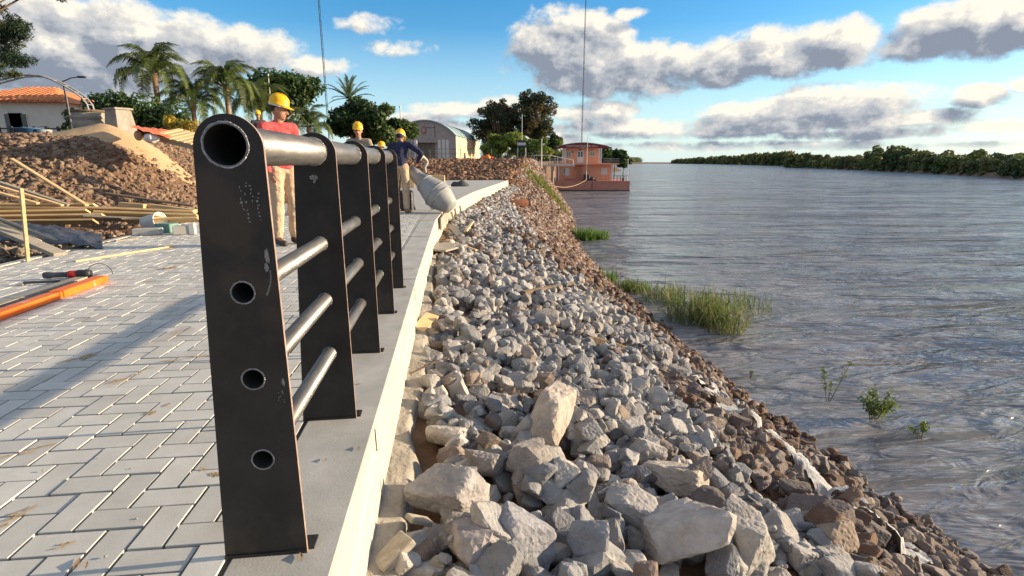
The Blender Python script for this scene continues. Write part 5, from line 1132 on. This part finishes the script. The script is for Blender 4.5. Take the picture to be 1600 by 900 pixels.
s0 = P(44, 411, 5.95); s1 = P(33, 294, 6.0); plank(s0-(s1-s0)*.05, s1, .045, .03, 'upright thin stake standing at the left paving edge', 'wood', 'stake', cat='stake', group=None)
MB().box((-.03, -.025, .78), (.03, .025, .80))
# crumpled black sheet
nu, nv = 60, 26; V = []
for v in range(nv):
    for u in range(nu):
        a = P(-30+190*u/(nu-1), 343+22*(u/(nu-1))**1.4+ (8+26*(1-.5*(u/(nu-1))))*v/(nv-1), 7.6-.9*v/(nv-1))
        V.append((a.x, a.y, a.z+.10*float(fbm(u*.16+3, v*.22))+.03*float(fbm(u*.5, v*.6+5))))
i = np.arange(nu*nv).reshape(nv, nu); T = np.stack([i[:-1, :-1], i[:-1, 1:], i[1:, 1:], i[1:, :-1]], -1).reshape(-1, 4)
o = fastmesh('plastic_sheet', V, T, None, M['black_plastic'], None, 4, True); tag(o, 'crumpled black plastic sheet between boards and paving', 'plastic sheet'); sm = o.modifiers.new('thick', 'SOLIDIFY'); sm.thickness = .006
def block(x, y, w, d, h, lab, mat, rz=0, name='block', cat='block', Y=None):
    q = G(x, y, 0) if Y is None else Vector((P(x, y, Y).x, Y, 0)); z = float(H(q.x, q.y)) if q.x < PL else .003
    o = MB().box((-w/2, -d/2, 0), (w/2, d/2, h)).build(name, mat, bevel=.008); o.location = (q.x, q.y, max(z, -.02)); o.rotation_euler = (0, 0, rz); return tag(o, lab, cat)
M['greenish'] = pm('greenish', (.10, .22, .18), (.16, .30, .25), 4, .6)
block(232, 367, .34, .16, .09, 'grey concrete block at the corner of the paving', M['concrete'], .15)
block(262, 363, .26, .18, .13, 'greenish block wrapped in plastic beside the grey block', M['greenish'], -.3)
block(286, 366, .22, .16, .12, 'grey block between the greenish block and near post', M['concrete'], .3)
block(302, 366, .08, .08, .16, 'small upright pale block touching the near post outline', M['house_wall'], .1)
q = G(222, 362, .0); t_ = thing('bucket', 'dusty white bucket lying on its side by the blocks', 'bucket', (q.x, q.y+.12, .11), (R(80), R(14), R(70)))
MB().lathe([(0, 0), (.10, 0), (.125, .26), (.13, .26), (.13, .275), (.12, .275), (.095, .01)], 24).build('body', M['white'], t_, smooth=True)
MB().tube([(.13*math.cos(u), .06*math.sin(u)*0+.0, .26+.12*math.sin(u)) for u in np.linspace(0, PI, 12)], .004, 5).build('handle', M['dark_metal'], t_)
# on the mound
q = P(160, 212, 13.3); xs_ = np.linspace(-1.5, 2.1, 60); ys_ = np.linspace(-1.1, 1.3, 40); XX, YY = np.meshgrid(xs_, ys_)
rr_ = np.sqrt((XX/np.where(XX < 0, 1.0, 1.7))**2+((YY+.1)/.62)**2)*(1+.25*fbm(XX*1.5, YY*1.5)); zz = .26*np.clip(1-rr_, -.25, 1)+.02*fbm(XX*8, YY*8)
V = np.stack([XX+q.x, YY+13.4, H(XX+q.x, YY+13.4)+zz+.02], -1).reshape(-1, 3); i = np.arange(60*40).reshape(40, 60); T = np.stack([i[:-1, :-1], i[:-1, 1:], i[1:, 1:], i[1:, :-1]], -1).reshape(-1, 4)
o = fastmesh('sand_pile', V, T, None, M['sand'], None, 4, True); tag(o, 'heap of tan sand on the crest of the dirt mound', 'sand heap')
q = P(149, 206, 14.5); t_ = thing('concrete_pipe', 'big round tan concrete ring standing on the mound', 'pipe', (q.x, 14.5, q.z-.1))
h_ = P(149, 173, 14.5).z-q.z+.1; mb = MB(); mb.lathe([(.30, 0), (.42, .15), (.43, h_*.5), (.40, h_*.62), (.43, h_*.66), (.43, h_*.78), (.39, h_*.82), (.39, h_), (.32, h_), (.32, h_*.3)], 32); mb.build('shell', M['mortar'], t_, smooth=True); MB().lathe([(.405, h_*.9), (.42, h_*.93), (.42, h_*.97), (.405, h_)], 32).build('collar', M['bark'], t_)
q = P(190, 208, 14); t_ = thing('concrete_pillar', 'tapered pale concrete pillar standing beside the round concrete ring', 'pillar', (q.x, 14, q.z-.25), (0, 0, R(-32)))
h_ = P(190, 172, 14).z-q.z+.25; V = []; 
for z, w in ((0, .30), (h_, .21)): V += [(-w, -w*.8, z), (w, -w*.8, z), (w, w*.8, z), (-w, w*.8, z)]
MB().add(V, [(3, 2, 1, 0), (4, 5, 6, 7), (0, 1, 5, 4), (1, 2, 6, 5), (2, 3, 7, 6), (3, 0, 4, 7)]).build('shaft', M['mortar'], t_); MB().box((-.25, -.2, h_+.001), (.25, .2, h_+.04)).build('cap', M['mortar'], t_)
q = P(47, 211, 13.5); t_ = thing('tub', 'blue plastic tub on the mound below the white house', 'tub', (q.x, 13.5, q.z-.05)); MB().lathe([(0, 0), (.2, 0), (.25, .18), (.27, .18), (.27, .2), (.24, .2), (.19, .02)], 20).build('body', pm('blue_plastic', (.04, .13, .30), (.06, .17, .38), 5, .5), t_, smooth=True); MB().tube([(-.27, 0, .17), (-.31, 0, .12), (-.26, 0, .08)], .012, 6).build('handle', M['dark_metal'], t_)
q = P(70, 209, 13.5); t_ = thing('bucket', 'small grey bucket next to the blue tub', 'bucket', (q.x, 13.5, q.z-.05)); MB().lathe([(0, 0), (.12, 0), (.15, .14), (.14, .14), (.11, .02)], 16).build('body', M['zinc'], t_, smooth=True); MB().tube([(.15*math.cos(u), 0, .13+.08*math.sin(u)) for u in np.linspace(0, PI, 9)], .005, 5).build('handle', M['dark_metal'], t_)
# pallet
a = P(238, 214, 12); t_ = thing('pallet', 'light timber pallet tilted on the right flank of the mound', 'pallet', a, (R(12), R(13), R(-12)))
for k in range(8): MB().box((.02+.15*k, -.05, .05), (.12+.15*k, .75, .07)).build('slat', M['wood'], t_)
for y in (0, .33, .66): MB().box((0, y, -.06), (1.2, y+.07, .048)).build('bearer', M['wood_grey'], t_)
q = P(237, 216, 11.7); V, T = ICO[3]; V = V*np.array([.13, .12, .10])*(1+.08*np.sin(V[:, :1]*8)); o = fastmesh('sack', V, T, None, M['white'], None, 3, True); o.location = q; tag(o, 'full whitish sack left of the tilted pallet', 'sack')
q = P(216, 212, 11.8); V, T = ICO[3]; V = V*np.array([.07, .08, .10]); o = fastmesh('sack', V, T, None, M['sand'], None, 3, True); o.location = q; tag(o, 'small tan sack beside the whitish sack', 'sack')
V = []; nu, nv = 24, 8
for v in range(nv):
    for u in range(nu): a = P(206+60*u/(nu-1), 196+7*(u/(nu-1))+ (3+10*(u/(nu-1)))*v/(nv-1), 13-.2*v); V.append((a.x, a.y, a.z+.06*float(fbm(u*.5, v*.7))))
i = np.arange(nu*nv).reshape(nv, nu); T = np.stack([i[:-1, :-1], i[:-1, 1:], i[1:, 1:], i[1:, :-1]], -1).reshape(-1, 4)
o = fastmesh('safety_netting', V, T, None, M['orange_paint'], None, 4, True); tag(o, 'sagging orange safety netting behind the pallet', 'netting')
# ---------------------------------------------------------------- timber at the kerb curve and on the bank
def bz2(x, y): return bank_z(x, y) if y < 15.2 and X0 < x < X1 else float(H(x, y))
def onbank(lab, x0, y0, x1, y1, w, h, mat, name, cat, lift=.04, group=None):
    a = hitbank(x0, y0); b_ = hitbank(x1, y1); return plank((a[0], a[1], bz2(*a)+lift), (b_[0], b_[1], bz2(*b_)+lift), w, h, lab, mat, name, rr.uniform(-.3, .3), group, cat)
onbank('grey board lying diagonally on the stones near the kerb curve', 704, 356, 728, 383, .14, .035, 'wood_grey', 'plank', 'plank', .1)
onbank('tan board crossing the grey board near the kerb curve', 700, 378, 745, 395, .09, .03, 'wood', 'plank', 'plank', .08)
onbank('short tan stick standing out of the stones near the kerb', 738, 352, 728, 372, .06, .03, 'wood', 'plank', 'plank', .12)
onbank('square grey panel lying flat on the stones beside the kerb', 676, 398, 712, 388, .42, .03, 'wood_grey', 'panel', 'panel', .12)
onbank('brown weathered branch lying across the grey stones mid bank', 818, 476, 896, 452, .05, .04, 'bark', 'branch', 'branch', .05)
onbank('rotten brown log lying on the stones near the water', 915, 537, 992, 556, .11, .08, 'bark', 'log', 'log', .05)
onbank('tan wooden wedge lying beside the footing', 652, 520, 676, 505, .12, .05, 'wood', 'offcut', 'offcut', .05)
onbank('weathered board end lying in the gully at the bottom edge', 592, 892, 640, 872, .09, .03, 'wood_grey', 'plank', 'plank', .05)
onbank('small weathered board in the gully next to the bottom stones', 640, 842, 672, 830, .05, .02, 'wood_grey', 'plank', 'plank', .04)
a = G(640, 584, -.33); b_ = G(722, 561, -.30); mb = MB(); mb.tube([a, a.lerp(b_, .4)+Vector((0, 0, .03)), a.lerp(b_, .7)+Vector((0, .02, .035)), b_], [.007, .006, .004, .002], 6); tag(mb.build('root', M['bark']), 'thin bent root sticking out over the concrete footing', 'root')
q = hitbank(812, 322); t_ = thing('rusty_pipe', 'short rusty drain pipe sticking out of the brown bank', 'pipe', (q[0]-.5, q[1], bz2(*q)+.12)); mb = MB(); mb.lathe([(.16, 0), (.16, .95), (.135, .95), (.135, .1)], 20, mat=Matrix.Rotation(R(84), 4, 'Y')); mb.build('barrel', pm('rust', (.14, .05, .03), (.22, .08, .045), 8, .85), t_, smooth=True); MB().lathe([(.161, .88), (.175, .89), (.175, .95), (.161, .955)], 20, mat=Matrix.Rotation(R(84), 4, 'Y')).build('rim', M['bark'], t_)
for (y0, lb) in ((9.9, 'first grey form board leaning on the kerb where it starts to curve'), (11.2, 'second form board against the curved kerb face')):
    a = Vector((float(cx(y0))+.05, y0, -.12)); b_ = Vector((float(cx(y0+1.2))+.05, y0+1.2, -.12)); plank(a, b_, .03, .22, lb, 'wood_grey', 'form_board', 0, 'form boards along the kerb curve', 'board')
for k, y0 in enumerate((12.4, 13.3, 14.2)):
    x = float(cx(y0))+.11; plank((x+.10, y0, -.60), (x, y0, -.12), .045, .045, ['nearest timber peg holding the form boards at the kerb', 'middle timber peg holding the form boards', 'farthest timber peg holding the form boards'][k], 'wood', 'peg', 0, 'pegs of the form boards', 'peg')
block(643, 276, 1.3, .4, .42, 'pale timber formwork box behind the mixer', M['wood'], .05, 'timber_box', 'box', 27)
block(676, 280, 1.15, .4, .38, 'second pale timber formwork box right of the first', M['wood'], -.04, 'timber_box', 'box', 26)
block(610, 268, 1.8, .5, .6, 'stack of pale timber between the navy worker and posts', M['wood'], .1, 'timber_stack', 'timber', 22)
block(515, 262, 2.4, .7, .8, 'stack of pale timber showing above the second rail', M['wood'], .1, 'timber_stack', 'timber', 22)
q = G(719, 291); V, T = ICO[3]; V = np.stack([V[:, 0]*.36*(1+.15*np.sin(V[:, 1]*7)), V[:, 1]*.26, np.maximum(V[:, 2], -.05)*.22*(1+.2*np.sin(V[:, 0]*6))], 1); o = fastmesh('jacket', V, T, None, M['dark_cloth'], None, 3, True); o.location = (q.x, q.y, .01); tag(o, 'dark jacket dropped on the concrete slab', 'jacket')
